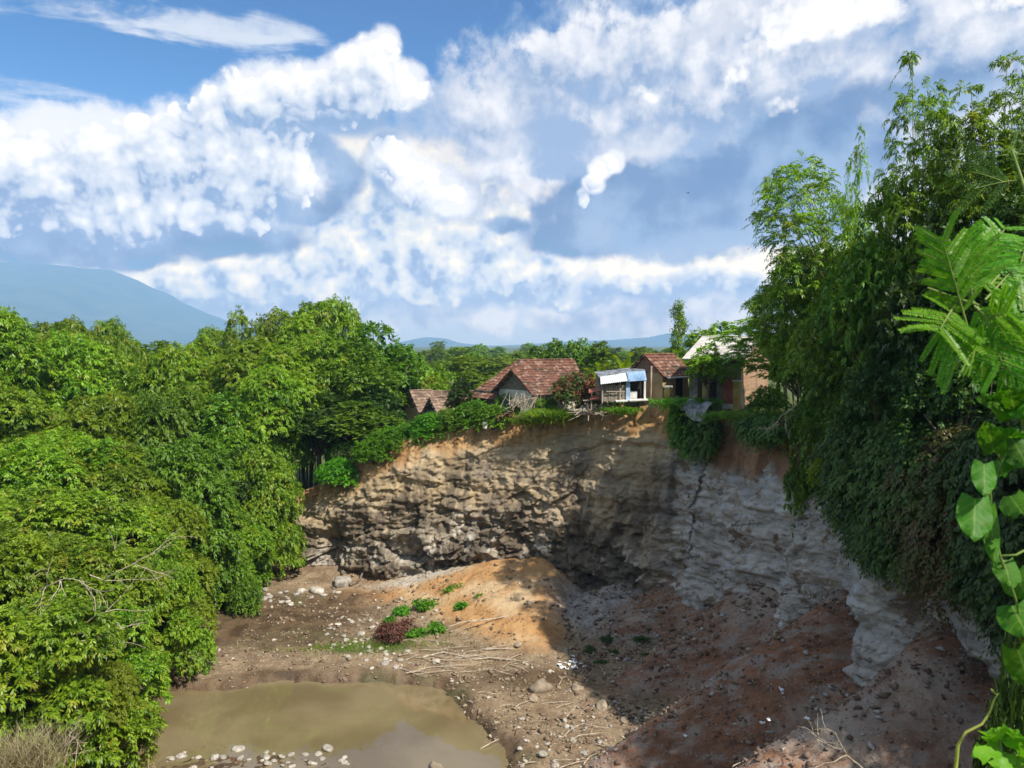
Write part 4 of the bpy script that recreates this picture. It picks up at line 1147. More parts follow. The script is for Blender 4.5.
M_TARP = noisy('dark_tarpaulin', (0.05, 0.05, 0.055, 1), (0.30, 0.32, 0.34, 1), 2.5, .5, .5, .03, spec=.5)

def brick_mat():
    m, nt, out = material('bare_brick')
    t = nt.n.new('ShaderNodeTexBrick'); nt._in(t.inputs['Vector'], nt.mapping(nt.objco(), rot=(R(90), 0, R(90))))
    t.inputs['Scale'].default_value = 1.0; t.inputs['Brick Width'].default_value = .24; t.inputs['Row Height'].default_value = .09; t.inputs['Mortar Size'].default_value = .012
    t.inputs['Color1'].default_value = (0.36, 0.20, 0.11, 1); t.inputs['Color2'].default_value = (0.48, 0.31, 0.19, 1); t.inputs['Mortar'].default_value = (0.42, 0.36, 0.28, 1)
    n = nt.noise(nt.objco(), 1.5, 5, .6)
    col = nt.mix(nt.ramp(n, .52, .66, 0, .8), t.outputs['Color'], (0.17, 0.13, 0.09, 1))
    pbr(nt, out, col, .92, nt.bump(t.outputs['Fac'], .4, -.02), 0, .2)
    return m
M_BRICK = brick_mat()

def roof_slope(b, e0, e1, r1, r0, tile=.24, row=.30, th=.05):
    """a slope of overlapping tiles: eave e0-e1, ridge r0-r1 (may meet in a point)"""
    e0, e1, r1, r0 = [np.array(q, float) for q in (e0, e1, r1, r0)]
    n = np.cross(e1 - e0, r0 - e0); 
    if np.linalg.norm(n) < 1e-6: n = np.cross(e1 - e0, r1 - e0)
    n = n / np.linalg.norm(n)
    if n[2] < 0: n = -n
    nr = max(3, int(np.linalg.norm((r0 + r1 - e0 - e1) / 2) / row)); nc = max(4, int(np.linalg.norm(e1 - e0) / tile)) * 2
    base = len(b.v); rows = []
    rr = random.Random(int(abs(e0[0]) * 1000))
    for i in range(nr):
        for half in (0, 1):
            v = (i + half) / nr; rows.append(len(b.v))
            A = e0 + (r0 - e0) * v; B = e1 + (r1 - e1) * v
            for c in range(nc + 1):
                u = c / nc
                off = th * (.9 if half == 0 else .15) + (.035 if c % 2 == 0 else -.01) + rr.uniform(-.012, .012)
                b.v.append(tuple(A + (B - A) * u + n * off))
    for k in range(len(rows) - 1):
        for c in range(nc):
            b.f.append((rows[k] + c, rows[k] + c + 1, rows[k + 1] + c + 1, rows[k + 1] + c))
    b.slab([e0, e1, r1, r0] if np.linalg.norm(r1 - r0) > 1e-3 else [e0, e1, r1], .06 if np.cross(e1 - e0, r1 - e0)[2] > 0 else -.06)

def house(name, label, origin, theta, L, hw, eave, ridge, roofm, wallm, gable_l=None, gable_r=None, hip_l=0.0, over=.45, extra=None, sheet=False, front=None):
    """local frame: x along the ridge, -y the front; origin = ground below the middle of the ridge's left end"""
    t = thing(name, label, 'house', origin, theta)
    slope = (ridge - eave) / hw
    eo = eave - slope * over
    x0, x1 = -over, L + over
    b = MB()
    for sy in (-1, 1):
        y0 = sy * (hw + over)
        if hip_l: roof_slope(b, (-hip_l - over, y0, eo), (x1, y0, eo), (x1, 0, ridge), (0, 0, ridge))
        elif sheet: b.slab([(x0, y0, eo), (x1, y0, eo), (x1, 0, ridge), (x0, 0, ridge)], .05 * sy)
        else: roof_slope(b, (x0, y0, eo), (x1, y0, eo), (x1, 0, ridge), (x0, 0, ridge))
    if hip_l: roof_slope(b, (-hip_l - over, hw + over, eo), (-hip_l - over, -hw - over, eo), (0, 0, ridge), (0, 0, ridge))
    rf = b.build('roof', roofm, t)
    rc = MB(); rc.tube([(x0 if not hip_l else 0, 0, ridge + .03), (L * .5, 0, ridge + .05), (x1, 0, ridge + .03)], .085, 6)
    rc.build('ridge_tile', roofm, rf)
    w = MB(); xl = 0.0 if not hip_l else -hip_l
    for sy, wm in ((-1, front), (1, None)):
        w.box(((xl + L) / 2, sy * (hw - .06), eave / 2 - .3), (L - xl, .12, eave + .6))
    w.box((xl + .06, 0, eave / 2 - .3), (.12, 2 * hw - .26, eave + .6)); w.box((L - .06, 0, eave / 2 - .3), (.12, 2 * hw - .26, eave + .6))
    w.build('wall', wallm, t)
    def gab(x, m, s):
        g = MB(); k = .06
        g.poly([(x - k, -hw + .02, eave + .012), (x - k, hw - .02, eave + .012), (x - k, 0, ridge - .10), (x + k, -hw + .02, eave + .012), (x + k, hw - .02, eave + .012), (x + k, 0, ridge - .10)], [(0, 2, 1), (3, 4, 5), (0, 1, 4, 3), (1, 2, 5, 4), (2, 0, 3, 5)])
        g.build('gable', m, t)
    if not hip_l: gab(.05, gable_l or wallm, -1)
    gab(L - .05, gable_r or wallm, 1)
    rb = MB()
    for yy in np.linspace(-hw - over * .6, hw + over * .6, 9):
        zz = ridge - abs(yy) * slope - .10
        if abs(yy) > .2: rb.box((L / 2, yy, zz), (L + .6 if not hip_l else L, .07, .07))
    rb.build('purlin', M_WOOD, t)
    return t

def gp(px, py, Y, dz=None):
    q = at(px, py, Y); return q

# large tiled house: rear wing with a hipped end, front wing with an open gable
qa = at(516, 370, 57.0); ga = 11.3
ta = house('village_house', 'large old house with red tiled roof and dark open gable at the cliff edge', (qa[0], qa[1], ga), R(35), 5.0, 2.2, 13.75 - ga, qa[2] - ga, M_TILE, M_PLASTER, M_WOVEN, M_WOVEN)
d = MB(); d.box((1.3, -2.205, .95), (.85, .05, 1.9)); d.build('door', M_GREYWOOD, ta)
wd = MB(); wd.box((-.012, .0, 1.2), (.05, 1.0, .9)); wd.build('window', M_DARK, ta)
qb = at(517, 360.5, 62.0)
tb = house('village_house', 'house behind the large tiled house, its old red roof hipped on the left', (qb[0], qb[1], ga), R(33), 5.2, 1.75, 13.5 - ga, qb[2] - ga, M_TILE_OLD, M_MOULD, None, M_TANWALL, hip_l=2.9)
d = MB(); d.box((-2.93, .2, .95), (.05, .8, 1.7)); d.build('window', M_DARK, tb)
# two small brown huts at the left end of the village
qh = at(412, 391, 66); gh = gz(qh[0], qh[1])
th1 = house('small_hut', 'small hut with a steep brown tiled roof, leftmost house of the village', (qh[0], qh[1], gh), R(35), 1.7, 1.35, qh[2] - 1.45 - gh, qh[2] - gh, M_TILE_DARK, M_TANWALL, M_WOVEN, M_WOVEN, over=.25)
d = MB(); d.box((.9, -1.36, .8), (.6, .05, 1.4)); d.build('door', M_DARK, th1)
qh2 = at(432, 398, 64); gh2 = gz(qh2[0], qh2[1])
th2 = house('small_hut', 'low brown hut joined behind the bushes right of the steep roofed hut', (qh2[0], qh2[1], gh2), R(33), 3.0, 1.1, qh2[2] - 1.0 - gh2, qh2[2] - gh2, M_TILE_DARK, M_MOULD, M_DARK, M_TANWALL, over=.25)
qh3 = at(436, 391.5, 71); gh3 = gz(qh3[0], qh3[1])
house('long_shed', 'long low shed with pale flat roof edge between the small huts and the large house', (qh3[0], qh3[1], gh3), R(4), 3.6, 1.5, qh3[2] - .45 - gh3, qh3[2] - gh3, M_TILE_DARK, M_TANWALL, over=.3)
# little house with the red roof, behind the tin shed
qc = at(646, 355, 51.5); gc = 12.9
tc = house('village_house', 'little house with red roof, brown gable and tan wall beside the tin shed', (qc[0], qc[1], gc), R(45), 3.0, 1.3, qc[2] - 1.15 - gc, qc[2] - gc, M_TILE, M_TANWALL, M_GABLE, M_GABLE, over=.3)
d = MB(); d.box((1.9, -1.315, .98), (.75, .05, 1.95)); d.build('door', M_DARK, tc)  # dark panel standing in for the shade of an open doorway
v = MB(); v.box((1.4, -1.95, 2.02), (3.3, .28, .07)); v.build('eave_board', M_WHITE, tc)
# house with the pale roof
qd = at(707, 337.5, 51.2); gd = 13.1
td = house('village_house', 'larger house with pale sheet roof and orange brick gable under the trees', (qd[0], qd[1], gd), R(-30), 3.1, 3.7, 16.25 - gd, qd[2] - gd, M_PALE_ROOF, M_MOULD, M_MOULD, M_BRICK, over=.35, sheet=True)
wv = MB(); wv.box((3.1, 0, 1.55), (.05, 7.35, 3.1)); wv.build('brick_wall', M_BRICK, td)
d = MB(); d.box((2.45, -3.72, 1.15), (.7, .05, 1.5)); d.build('door', M_RED, td)
d = MB(); d.box((2.55, -3.72, .25), (1.0, .07, .30)); d.build('door_step', M_WHITE, td)
d = MB(); d.box((1.1, -3.72, 1.55), (1.1, .05, 1.7)); d.build('window', M_DARK, td)
rb = MB()
for i in range(16): rb.tube([(-.3 + i * .23, -4.03, 2.965 + .0), (-.3 + i * .23, -.1, qd[2] - gd + .012)], .028, 5)
rb.build('sheet_rib', M_PALE_ROOF, td)
for j, (px, py, Y, hh, lab) in enumerate(((668, 384, 47.6, 1.5, 'mossy ochre pillar between the tan wall and the fern'), (706, 376, 46.4, 2.0, 'upright ochre pillar in front of the dark window of the pale roofed house'), (737, 378, 45.6, 1.9, 'overgrown ochre pillar nearest the brick gable'))):
    q = at(px, py, Y); p_ = thing('porch_pillar', lab, 'pillar', (q[0], q[1], q[2] - hh), R(-30), 'ochre pillars before the pale roofed house')
    b = MB(); b.box((0, 0, hh / 2 - .35), (.34, .34, hh + .3)); b.build('shaft', M_OCHRE, p_)
    b = MB(); b.box((0, 0, hh + .0 - .16), (.44, .44, .10)); b.build('cap', M_PLASTER, p_)

# tin shed on the brink
def wavy(b, c00, c10, c11, c01, n=26, amp=.022):
    """corrugated sheet over a quad"""
    c00, c10, c11, c01 = [np.array(q, float) for q in (c00, c10, c11, c01)]
    nn = np.cross(c10 - c00, c01 - c00); nn /= np.linalg.norm(nn)
    base = len(b.v)
    for k in (0, 1):
        for i in range(n + 1):
            u = i / n
            for v in (0, 1):
                q = (c00 + (c10 - c00) * u) * (1 - v) + (c01 + (c11 - c01) * u) * v
                b.v.append(tuple(q + nn * (amp * math.cos(i * math.pi) - k * .012)))
    for k in (0, 1):
        for i in range(n):
            a = base + k * 2 * (n + 1) + i * 2
            b.f.append((a, a + 2, a + 3, a + 1) if k == 0 else (a + 1, a + 3, a + 2, a))
qs = at(601, 401, 50.2)
ts = thing('tin_shed', 'small wooden shed with white and blue tin sheets on the cliff brink', 'shed', (qs[0], qs[1], qs[2]), R(4))
b = MB(); wavy(b, (-.12, -.5, 1.10), (1.62, -.5, 1.30), (1.62, .15, 1.80), (-.02, .15, 1.55)); b.build('white_sheet', M_ZINC, ts)
b = MB(); wavy(b, (1.68, -.42, 1.26), (2.86, -.42, 1.34), (2.86, .1, 1.93), (1.68, .1, 1.85)); b.build('blue_sheet', M_BLUE, ts)
b = MB(); b.slab([(-.1, .16, 1.50), (2.95, .16, 1.93), (2.95, 1.9, 2.15), (-.1, 1.9, 1.8)], .05); b.build('roof', M_TARP, ts)
b = MB()
for i in range(11): b.box((.10 + i * .148, -.02 + .012 * (i % 3), .48 + .03 * (i % 2)), (.135, .03, 1.02 + .06 * (i % 3)))
b.build('plank_wall', M_GREYWOOD, ts)
b = MB(); b.box((1.45, 1.85, .85), (2.9, .06, 1.7)); b.box((.03, .95, .75), (.06, 1.75, 1.5)); b.box((2.87, .95, .8), (.06, 1.75, 1.6)); b.build('wall', M_MOULD, ts)
b = MB(); b.box((2.25, .3, .62), (1.1, .05, 1.18)); b.build('door_opening', M_DARK, ts)  # opening closed by a panel coloured like the shade within
b = MB(); b.box((2.80, -.12, .62), (.12, .12, 1.3)); b.build('white_post', M_WHITE, ts)
b = MB(); b.box((1.72, -.1, .68), (.26, .08, 1.25)); b.build('blue_post', M_BLUE, ts)
for x in (.06, 1.2): 
    b = MB(); b.box((x, -.16, .55), (.07, .07, 1.35)); b.build('post', M_WOOD, ts)
b = MB(); b.slab([(.9, -.45, .02), (2.95, -.5, .12), (2.95, .0, .16), (.9, .0, .06)], .07); b.build('floor_slab', M_WHITE, ts)
b = MB(); b.box((.9, -.2, .62), (1.2, .05, .06)); b.build('rail', M_WOOD, ts)
b = MB(); b.box((2.1, .1, .33), (.5, .04, .55)); b.build('board', M_WHITE, ts)
q0, q1 = at(651.5, 366, 48.6), at(649.5, 416, 48.4)
b = MB(); b.tube([q1, (q0 + q1) / 2 + np.array([.03, 0, 0]), q0], .055, 7); tag(b.build('bamboo_pole', M_WOOD, None, True), 'tall pale bamboo pole standing over the cliff edge between shed and tan wall', 'pole')

# oddments along the edge
rd = random.Random(5)
def scatter_planks(name, label, cat, px, py, Y, n, ln, m, spread=.5, up=.3, rad=.025, drop=0.0):
    b = MB(); q = at(px, py, Y)
    for i in range(n):
        c = q + np.array([rd.gauss(0, spread), rd.gauss(0, spread * .4), rd.gauss(0, spread * .3)])
        dv = np.array([rd.gauss(0, 1), rd.gauss(0, .5), rd.gauss(up, .6) - drop]); dv = dv / np.linalg.norm(dv) * ln * rd.uniform(.4, 1)
        b.tube([c - dv / 2, c + np.array([rd.gauss(0, .05), 0, rd.gauss(0, .05)]), c + dv / 2], [rad, rad * .8, rad * .4], 5)
    return tag(b.build(name, m), label, cat)
scatter_planks('brushwood_pile', 'pile of dry brushwood leaning before the open gable of the large tiled house', 'brushwood', 523, 402, 54.6, 60, 1.5, TWIG, .55, 1.2)
scatter_planks('plank_pile', 'broken planks and roots sliding over the edge left of the tin shed', 'planks', 596, 412, 51.0, 34, 1.9, M_WOOD, .55, -.4, .04)
b = MB()
for i in range(70):
    q = at(509, 404, 55.0) + np.array([rd.gauss(0, .55), rd.gauss(0, .3), 0]); q[2] = 11.75 + .55 * max(0, 1 - abs(q[0] - at(509, 404, 55.0)[0]) / 1.2) + rd.uniform(-.2, .1)
    b.box(q, (.26, .2, .035), rd.uniform(0, 3), (rd.gauss(0, .5), rd.gauss(0, .5)))
tag(b.build('broken_tile_heap', M_TILE), 'heap of broken clay tiles beside the brushwood', 'tile heap')
q = at(597, 391, 50.8); t_ = thing('collapsed_lean_to', 'collapsed lean-to with reddish boards at the left side of the tin shed', 'lean-to', tuple(q))
b = MB(); b.slab([(-.55, -.3, -.1), (.35, -.4, .12), (.4, .3, .30), (-.5, .35, .10)], .05); b.slab([(-.5, -.55, -.5), (.1, -.5, -.40), (.2, -.1, -.22), (-.4, -.1, -.3)], .04); b.build('roof_board', M_RED, t_)
b = MB(); b.tube([(-.4, -.3, -1.2), (-.35, -.25, 0)], .05, 6); b.build('post', M_WOOD, t_)
b = MB(); b.tube([(.3, -.3, -1.1), (.33, -.3, .1)], .05, 6); b.build('post', M_WOOD, t_)
b = MB(); b.slab([(-.9, -.1, -.62), (.6, -.35, -.48), (.6, -.2, -.44), (-.9, .05, -.58)], .05); b.build('beam', M_WOOD, t_)
# crumpled drain sheet hanging over the edge
xs = np.linspace(0, 1, 14); ys = np.linspace(0, 1, 10); V = []
o0 = at(690, 399, 45.9); o1 = at(712, 404, 44.4)
for u in xs:
    for w_ in ys:
        c = o0 + (o1 - o0) * u; z = c[2] + .12 * math.sin(u * 9) - 1.05 * w_ ** 1.6 * (.6 + .5 * u)
        V.append((c[0] - .65 * math.sin(w_ * 1.7) + .08 * math.sin(u * 14), c[1] - .5 * math.sin(w_ * 1.7), z))
V = np.array(V); V = np.vstack([V, V + np.array([.02, .02, -.02])]); F = grid_faces(14, 10); F = np.vstack([F, F[:, ::-1] + 140])
tag(link('drain_sheet', raw_mesh('drain_sheet', V, F, 4, M_TARP, True)), 'crumpled dark drain sheet drooping over the cliff edge above the black seep', 'sheet')
# bucket
q = at(485, 428.5, 54.9); t_ = thing('white_bucket', 'small white bucket on the cliff edge below the large tiled house', 'bucket', tuple(q))
b = MB(); b.tube([(0, 0, 0), (0, 0, .05), (0, 0, .42), (0, 0, .44)], [.13, .15, .19, .2], 14); b.build('body', M_WHITE, t_)
b = MB(); b.tube([(.19, 0, .42), (.13, -.1, .58), (-.13, -.1, .58), (-.19, 0, .42)], .012, 5); b.build('handle', M_DARK, t_)

# ------------------------------------------------------------------ plants of the village edge
def banana(px, py, Y, n, ln, label, seed):
    rng = np.random.default_rng(seed); q = at(px, py, Y); g = gz(q[0], q[1]); h = q[2] - g
    t = thing('banana_plant', label, 'banana plant', (q[0], q[1], g))
    b = MB(); b.tube([(0, 0, -.2), (0, 0, h * .3), (.05, 0, h * .62)], [.16, .13, .09], 8); b.build('stem', LM['olive'], t, True)
    for i in range(n):
        a = rng.uniform(0, 6.28) if i > 2 else (-1.9, -1.2, -2.6)[i]; el = rng.uniform(.9, 1.45) if i < 3 else rng.uniform(.3, 1.1); l = ln * rng.uniform(.8, 1.1)
        V = []; m = 13
        for j in range(m):
            u = j / (m - 1); e = el - .7 * u ** 2 * (1.3 if i > 2 else .5)
            c = np.array([math.cos(a) * math.cos(e), math.sin(a) * math.cos(e), math.sin(e)]) * l * u + np.array([.05, 0, h * .58])
            wv_ = .26 * ln / 1.9 * (math.sin(min(1, u * 1.25 + .05) * math.pi) ** .6 if u < .8 else math.sin(math.pi * (.05 + .95 * min(1, u * 1.25 - .0))) ** .6 if u * 1.25 < 1 else max(0, (1 - u) / .2) ** .6)
            s = np.array([-math.sin(a), math.cos(a), 0]); 
            for k in (-1, 0, 1): V.append(c + s * wv_ * k + np.array([0, 0, .09 * abs(k)]) + rng.normal(size=3) * .012)
        me = raw_mesh('banana_leaf', np.array(V), grid_faces(m, 3), 4, LM['yellow'], True)
        link('leaf', me, t)
banana(624, 358, 56.0, 9, 2.1, 'banana plant with upright yellow green leaves behind the tin shed', 3)
banana(669, 362, 58.0, 7, 1.7, 'banana plant between the red roof and the slender column tree', 4)
banana(600, 366, 60.0, 8, 2.0, 'banana plant with dark drooping leaves left of the upright one', 5)
def column_tree(px, py, Y, R_, label):
    rng = np.random.default_rng(77); q = at(px, py, Y); g = gz(q[0], q[1]); H = q[2] - g
    lob = [(rng.normal() * .12, rng.normal() * .12, z, R_ * rng.uniform(.7, 1.1) * (1.1 - .5 * z / H), R_ * (1.1 - .5 * z / H), R_ * .45) for z in np.linspace(H * .25, H * .97, 15)]
    p, n = lobed_points(rng, lob, 1100, low=-.8)
    m = clump_filter(rng, p, 1.6, .7)
    t = thing('column_tree', label, 'tree', (q[0], q[1], g))
    b = MB(); b.tube([(0, 0, -.2), (0, 0, H * .5), (0, 0, H)], [.16, .1, .03], 7); b.build('trunk', BARK, t, True)
    link('crown', leaves_mesh('column_crown', sprays(rng, p[m], n[m], 5, .22, .10, .6, .12), LM['far']), t)
column_tree(679, 302, 70, .72, 'slender column-shaped tree rising above the village, right of the banana plants')

def blades(name, label, cat, px, py, Y, n, ln, w, spread, mat, seed, fall=.5, sink=.1, group=None, kind=None, wpt=None, up=1.0):
    """a tussock of arching blades"""
    rng = np.random.default_rng(seed); q = at(px, py, Y) if wpt is None else np.array(wpt)
    B = rng.normal(size=(n, 3)) * np.array(spread); 
    d = unit(np.stack([rng.normal(size=n) * .6, rng.normal(size=n) * .6 - .15, up * np.ones(n)], 1)); L = ln * rng.uniform(.5, 1.15, n)
    B[:, 2] = np.minimum(B[:, 2], 0) - sink if up > 0 else B[:, 2]
    seg = 3; Vs = []
    side = unit(np.cross(d, np.array([0, 0, 1]) + rng.normal(size=(n, 3)) * .2))
    hz = unit(d * np.array([1, 1, 0.01]))
    Q = []
    for k in range(seg + 1):
        u = k / seg
        c = B + d * (L * u)[:, None] + (hz * fall * .35 + np.array([0, 0, -fall * .55])) * (L * u * u)[:, None]
        ww = (w * (1 - u) ** .7 * np.ones(n))[:, None] * .5 + .001
        Q.append((c - side * ww, c + side * ww))
    for k in range(seg):
        Vs.append(np.stack([Q[k][0], Q[k][1], Q[k + 1][1], Q[k + 1][0]], 1))
    V = np.stack(Vs, 1).reshape(-1, 3)
    o = link(name, leaves_mesh(name, V, mat), loc=tuple(q))
    return tag(o, label, cat, group, kind)
blades('grass_clump', 'bright yellow green grass clump hanging over the edge below the large tiled house', 'grass clump', 552, 414, 53.0, 1500, 1.1, .05, (.95, .45, .25), LM['grass'], 1, .9)
blades('grass_clump', 'low bright grass tuft right of the brushwood pile', 'grass clump', 528, 420, 53.8, 500, .8, .05, (.55, .3, .2), LM['grass'], 2, .9)
blades('fern_clump', 'bright green fern clump in front of the pale roofed house', 'fern', 688, 402, 46.2, 1300, 1.0, .07, (.8, .4, .2), LM['bright'], 3, 1.1)
blades('grass_clump', 'long shaded grass hanging over the edge right of the drain sheet', 'grass clump', 735, 414, 43.0, 900, .9, .045, (.9, .4, .15), LM['broad'], 4, 1.3)
blades('grass_clump', 'dark green grass tuft below the brick gable', 'grass clump', 775, 414, 40.4, 900, .9, .045, (.8, .4, .15), LM['broad'], 5, 1.2)
blades('grass_clump', 'small green tuft on the brink under the tin shed floor', 'grass clump', 622, 409, 49.6, 500, .7, .05, (.5, .3, .15), LM['bright'], 6, 1.1)

edge_bushes = [  # px, py tip, Y, w, key, material, label
    (374, 437, 57.6, 44, 'bush_a', None, 'leafy green bush at the left end of the cliff edge, above the pale rock'),
    (390, 426, 58.2, 46, 'bush_a', None, 'bright green bush on the edge below the steep roofed hut'),
    (414, 421, 58.6, 44, 'bush_b', LM['bright'], 'spreading bright bush in front of the small huts'),
    (432, 412, 58.2, 46, 'bush_a', None, 'bush with fresh green leaves below the low brown hut'),
    (452, 408, 58.0, 46, 'bush_b', LM['broad'], 'darker green bush on the edge left of the dark young tree'),
    (474, 400, 57.6, 50, 'bush_a', None, 'tall green bush in front of the hipped roof'),
    (494, 404, 56.4, 40, 'bush_a', LM['broad'], 'dark green bush just above the white bucket'),
    (512, 392, 58.0, 34, 'bush_b', LM['bright'], 'light green shrub beside the open gable'),
    (578, 372, 54.0, 58, 'bush_a', LM['red'], 'reddish green shrub in front of the right end of the large tiled roof'),
    (598, 384, 53.4, 34, 'bush_b', LM['red'], 'small reddish shrub touching the collapsed lean-to'),
    (545, 398, 54.5, 30, 'bush_b', LM['grass'], 'small light shrub before the plaster wall of the large house'),
    (352, 440, 60.5, 50, 'bush_b', LM['bright'], 'green bush behind the creeper on the left end of the cliff'),
]
for px, py, Y, w, k, mt, lab in edge_bushes:
    px_tree(k, px, py, Y - (.5 if px < 500 else 0), w, name='edge_bush', label=lab, cat='bush', crownmat=mt, group='bushes along the cliff edge', rooted=True)
px_tree('small_tree', 461, 378, 60, 36, name='young_tree', label='dark young tree standing between the huts and the hipped roof', cat='tree', crownmat=LM['dark'])

# ------------------------------------------------------------------ right-hand wood above the cliff
G_R = 'trees above the right-hand cliff'
right_trees = [
    ('tall_bamboo', 928, 56, 31.0, 100, 'bamboo_clump', 'tallest bamboo clump with weeping light green leaves above the right cliff', 'bamboo', None),
    ('tall_bamboo', 972, 92, 29.5, 105, 'bamboo_clump', 'bamboo clump just right of the tallest one, darker inside', 'bamboo', None),
    ('tall_bamboo', 1018, 52, 29.0, 120, 'bamboo_clump', 'tall bamboo clump cut by the right edge of the picture', 'bamboo', None),
    ('tall_bamboo', 1075, 70, 27.0, 150, 'bamboo_clump', 'outermost bamboo clump at the right, mostly out of sight', 'bamboo', None),
    ('tall_bamboo_b', 857, 130, 35.5, 44, 'bamboo_clump', 'slim pointed bamboo spire between the leaning bamboo and the tallest clump', 'bamboo', None),
    ('bamboo_a', 872, 236, 34.5, 130, 'bamboo_clump', 'rounded light green bamboo clump at the cliff edge below the spire', 'bamboo', None),
    ('bamboo_b', 812, 248, 40.0, 110, 'bamboo_clump', 'bushy bamboo clump right of the brick gable, below the leaning one', 'bamboo', None),
    ('broadleaf_a', 892, 190, 32.0, 130, 'broadleaf_tree', 'leafy tree in front of the foot of the tallest bamboo', 'tree', None),
    ('broadleaf_b', 955, 205, 28.5, 140, 'broadleaf_tree', 'dark green tree under the bamboo, behind the feathery plant', 'tree', LM['dark']),
    ('darkleaf', 1020, 190, 26.5, 150, 'broadleaf_tree', 'dark leafy tree at the right edge under the bamboo', 'tree', None),
    ('darkleaf', 905, 285, 29.8, 130, 'broadleaf_tree', 'dark tree crown leaning over the right cliff', 'tree', None),
    ('darkleaf', 975, 290, 26.5, 150, 'broadleaf_tree', 'low dark tree right above the hanging creepers', 'tree', None),
    ('broadleaf_b', 850, 320, 34.6, 90, 'broadleaf_tree', 'green tree on the cliff edge below the rounded bamboo', 'tree', None),
    ('small_tree', 818, 352, 37.0, 60, 'broadleaf_tree', 'small broadleaf tree right of the brick gable', 'tree', None),
    ('small_tree', 797, 322, 42.5, 46, 'broadleaf_tree', 'small light green tree before the brick gable of the pale roofed house', 'tree', LM['bamboo']),
    ('small_tree', 708, 343, 45.5, 48, 'young_tree', 'small light green tree standing before the eave of the pale roof', 'tree', LM['bamboo']),
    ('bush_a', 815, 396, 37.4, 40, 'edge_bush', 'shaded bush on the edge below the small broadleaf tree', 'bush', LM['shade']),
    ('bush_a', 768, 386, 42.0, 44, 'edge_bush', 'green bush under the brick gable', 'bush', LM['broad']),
]
for key, px, py, Y, w, nm, lab, cat, mt in right_trees:
    px_tree(key, px, py, Y, w, name=nm, label=lab, cat=cat, group=G_R, crownmat=mt, rooted=key == 'bush_a' or px == 708)
for px, py, Y, w, lab in ((1380, 20, 17.5, 260, 'added bamboo clump out of view on the right bank, there to shade the lower talus'),):  # unseen clump, added only for the shade it throws on the talus
    px_tree('tall_bamboo', px, py, Y, w, name='bamboo_clump', label=lab, cat='bamboo', group=G_R)
# bamboo leaning out over the gorge
bamboo('leaning_bamboo', 31, 13, 1.1, 13, LM['bamboo'], 190, k=12, L=.20, W=.055, droop=.55, lo=.5, fat=.62, low=-.5, rs=(.35, .65), gap=1.0, bias=(-3.1, 0))
q = at(842, 400, 37.5); g = gz(q[0] + .6, q[1])
place('leaning_bamboo', 'bamboo_clump', 'bamboo clump leaning left out over the gorge against the sky', 'bamboo', (q[0] + .2, q[1], g - .1), ((at(795, 158, 37.5)[2] - g) / PROTO['leaning_bamboo']['H'],) * 3, 0, G_R)

q = at(796, 398, 44.0)
place('plume', 'bamboo_clump', 'low bamboo plume arching left over the right end of the pale roof', 'bamboo', (q[0], q[1], gz(q[0], q[1]) - .1), (1.8, 1.0, (at(735, 312, 44)[2] - gz(q[0], q[1])) / PROTO['plume']['H']), math.pi, G_R)

def wall_point(Y, z, out):
    """a point before the right-hand wall: distance Y, height z, stand-off out"""
    i = np.argmin(np.abs(EDGE_C[:, 1] - Y) + 100 * (EDGE_C[:, 0] < 5))
    a, b = EDGE_C[max(i - 1, 0)], EDGE_C[min(i + 1, len(EDGE_C) - 1)]
    tdir = (b - a)[:2] / np.linalg.norm((b - a)[:2]); nrm = np.array([tdir[1], -tdir[0]])
    return np.array([EDGE_C[i][0] + nrm[0] * out, EDGE_C[i][1] + nrm[1] * out, z])
def creeper(label, Ys, ztop, zbot, out, seed, mat, n=2600, s=.75, name='hanging_creeper', L=.2, W=.10):
    rng = np.random.default_rng(seed); lob = []; b = MB()
    o = wall_point(sum(Ys) / 2, ztop, 0)
    for i in range(26):
        Y = rng.uniform(*Ys); u = rng.random(); mid = 1 - abs((Y - sum(Ys) / 2) / (Ys[1] - Ys[0]) * 2) ** 2 * .55
        z = ztop - (ztop - zbot) * u * mid
        c = wall_point(Y, z, out * (.45 + .6 * math.sin(u * 2.4)) + rng.normal() * .1) - o
        r = s * rng.uniform(.6, 1.15) * (1 - .35 * u); lob.append((*c, r, r, r * 1.15))
        b.tube([wall_point(Y, ztop + .3, -.4) - o, wall_point(Y, ztop - .1, out * .4) - o, c], [.03, .025, .01], 4)
    p, nn = lobed_points(rng, lob, n, low=-2, cull=.7); m = clump_filter(rng, p, 1.1, .74)
    t = thing(name, label, 'creeper', tuple(o), 0, 'creepers hanging over the right-hand cliff')
    link('foliage', leaves_mesh('creeper_foliage', twigs(rng, p[m], nn[m], 9, .5, L, W, .7, .5), mat), t)
    b.build('stem', BARK, t)
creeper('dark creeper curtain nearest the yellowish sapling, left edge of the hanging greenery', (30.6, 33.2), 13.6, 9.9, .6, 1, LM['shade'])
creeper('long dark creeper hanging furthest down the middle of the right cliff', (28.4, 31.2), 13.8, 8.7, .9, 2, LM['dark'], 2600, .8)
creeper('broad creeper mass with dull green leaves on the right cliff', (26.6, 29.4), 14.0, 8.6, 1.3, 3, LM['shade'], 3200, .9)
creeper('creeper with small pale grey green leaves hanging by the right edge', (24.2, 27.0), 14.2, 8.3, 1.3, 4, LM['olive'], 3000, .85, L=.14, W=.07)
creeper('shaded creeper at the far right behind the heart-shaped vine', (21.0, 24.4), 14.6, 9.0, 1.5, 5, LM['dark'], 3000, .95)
creeper('narrow green vine trailing down the cliff below the fern clump', (45.6, 46.8), 13.2, 10.8, .5, 6, LM['broad'], 900, .42)
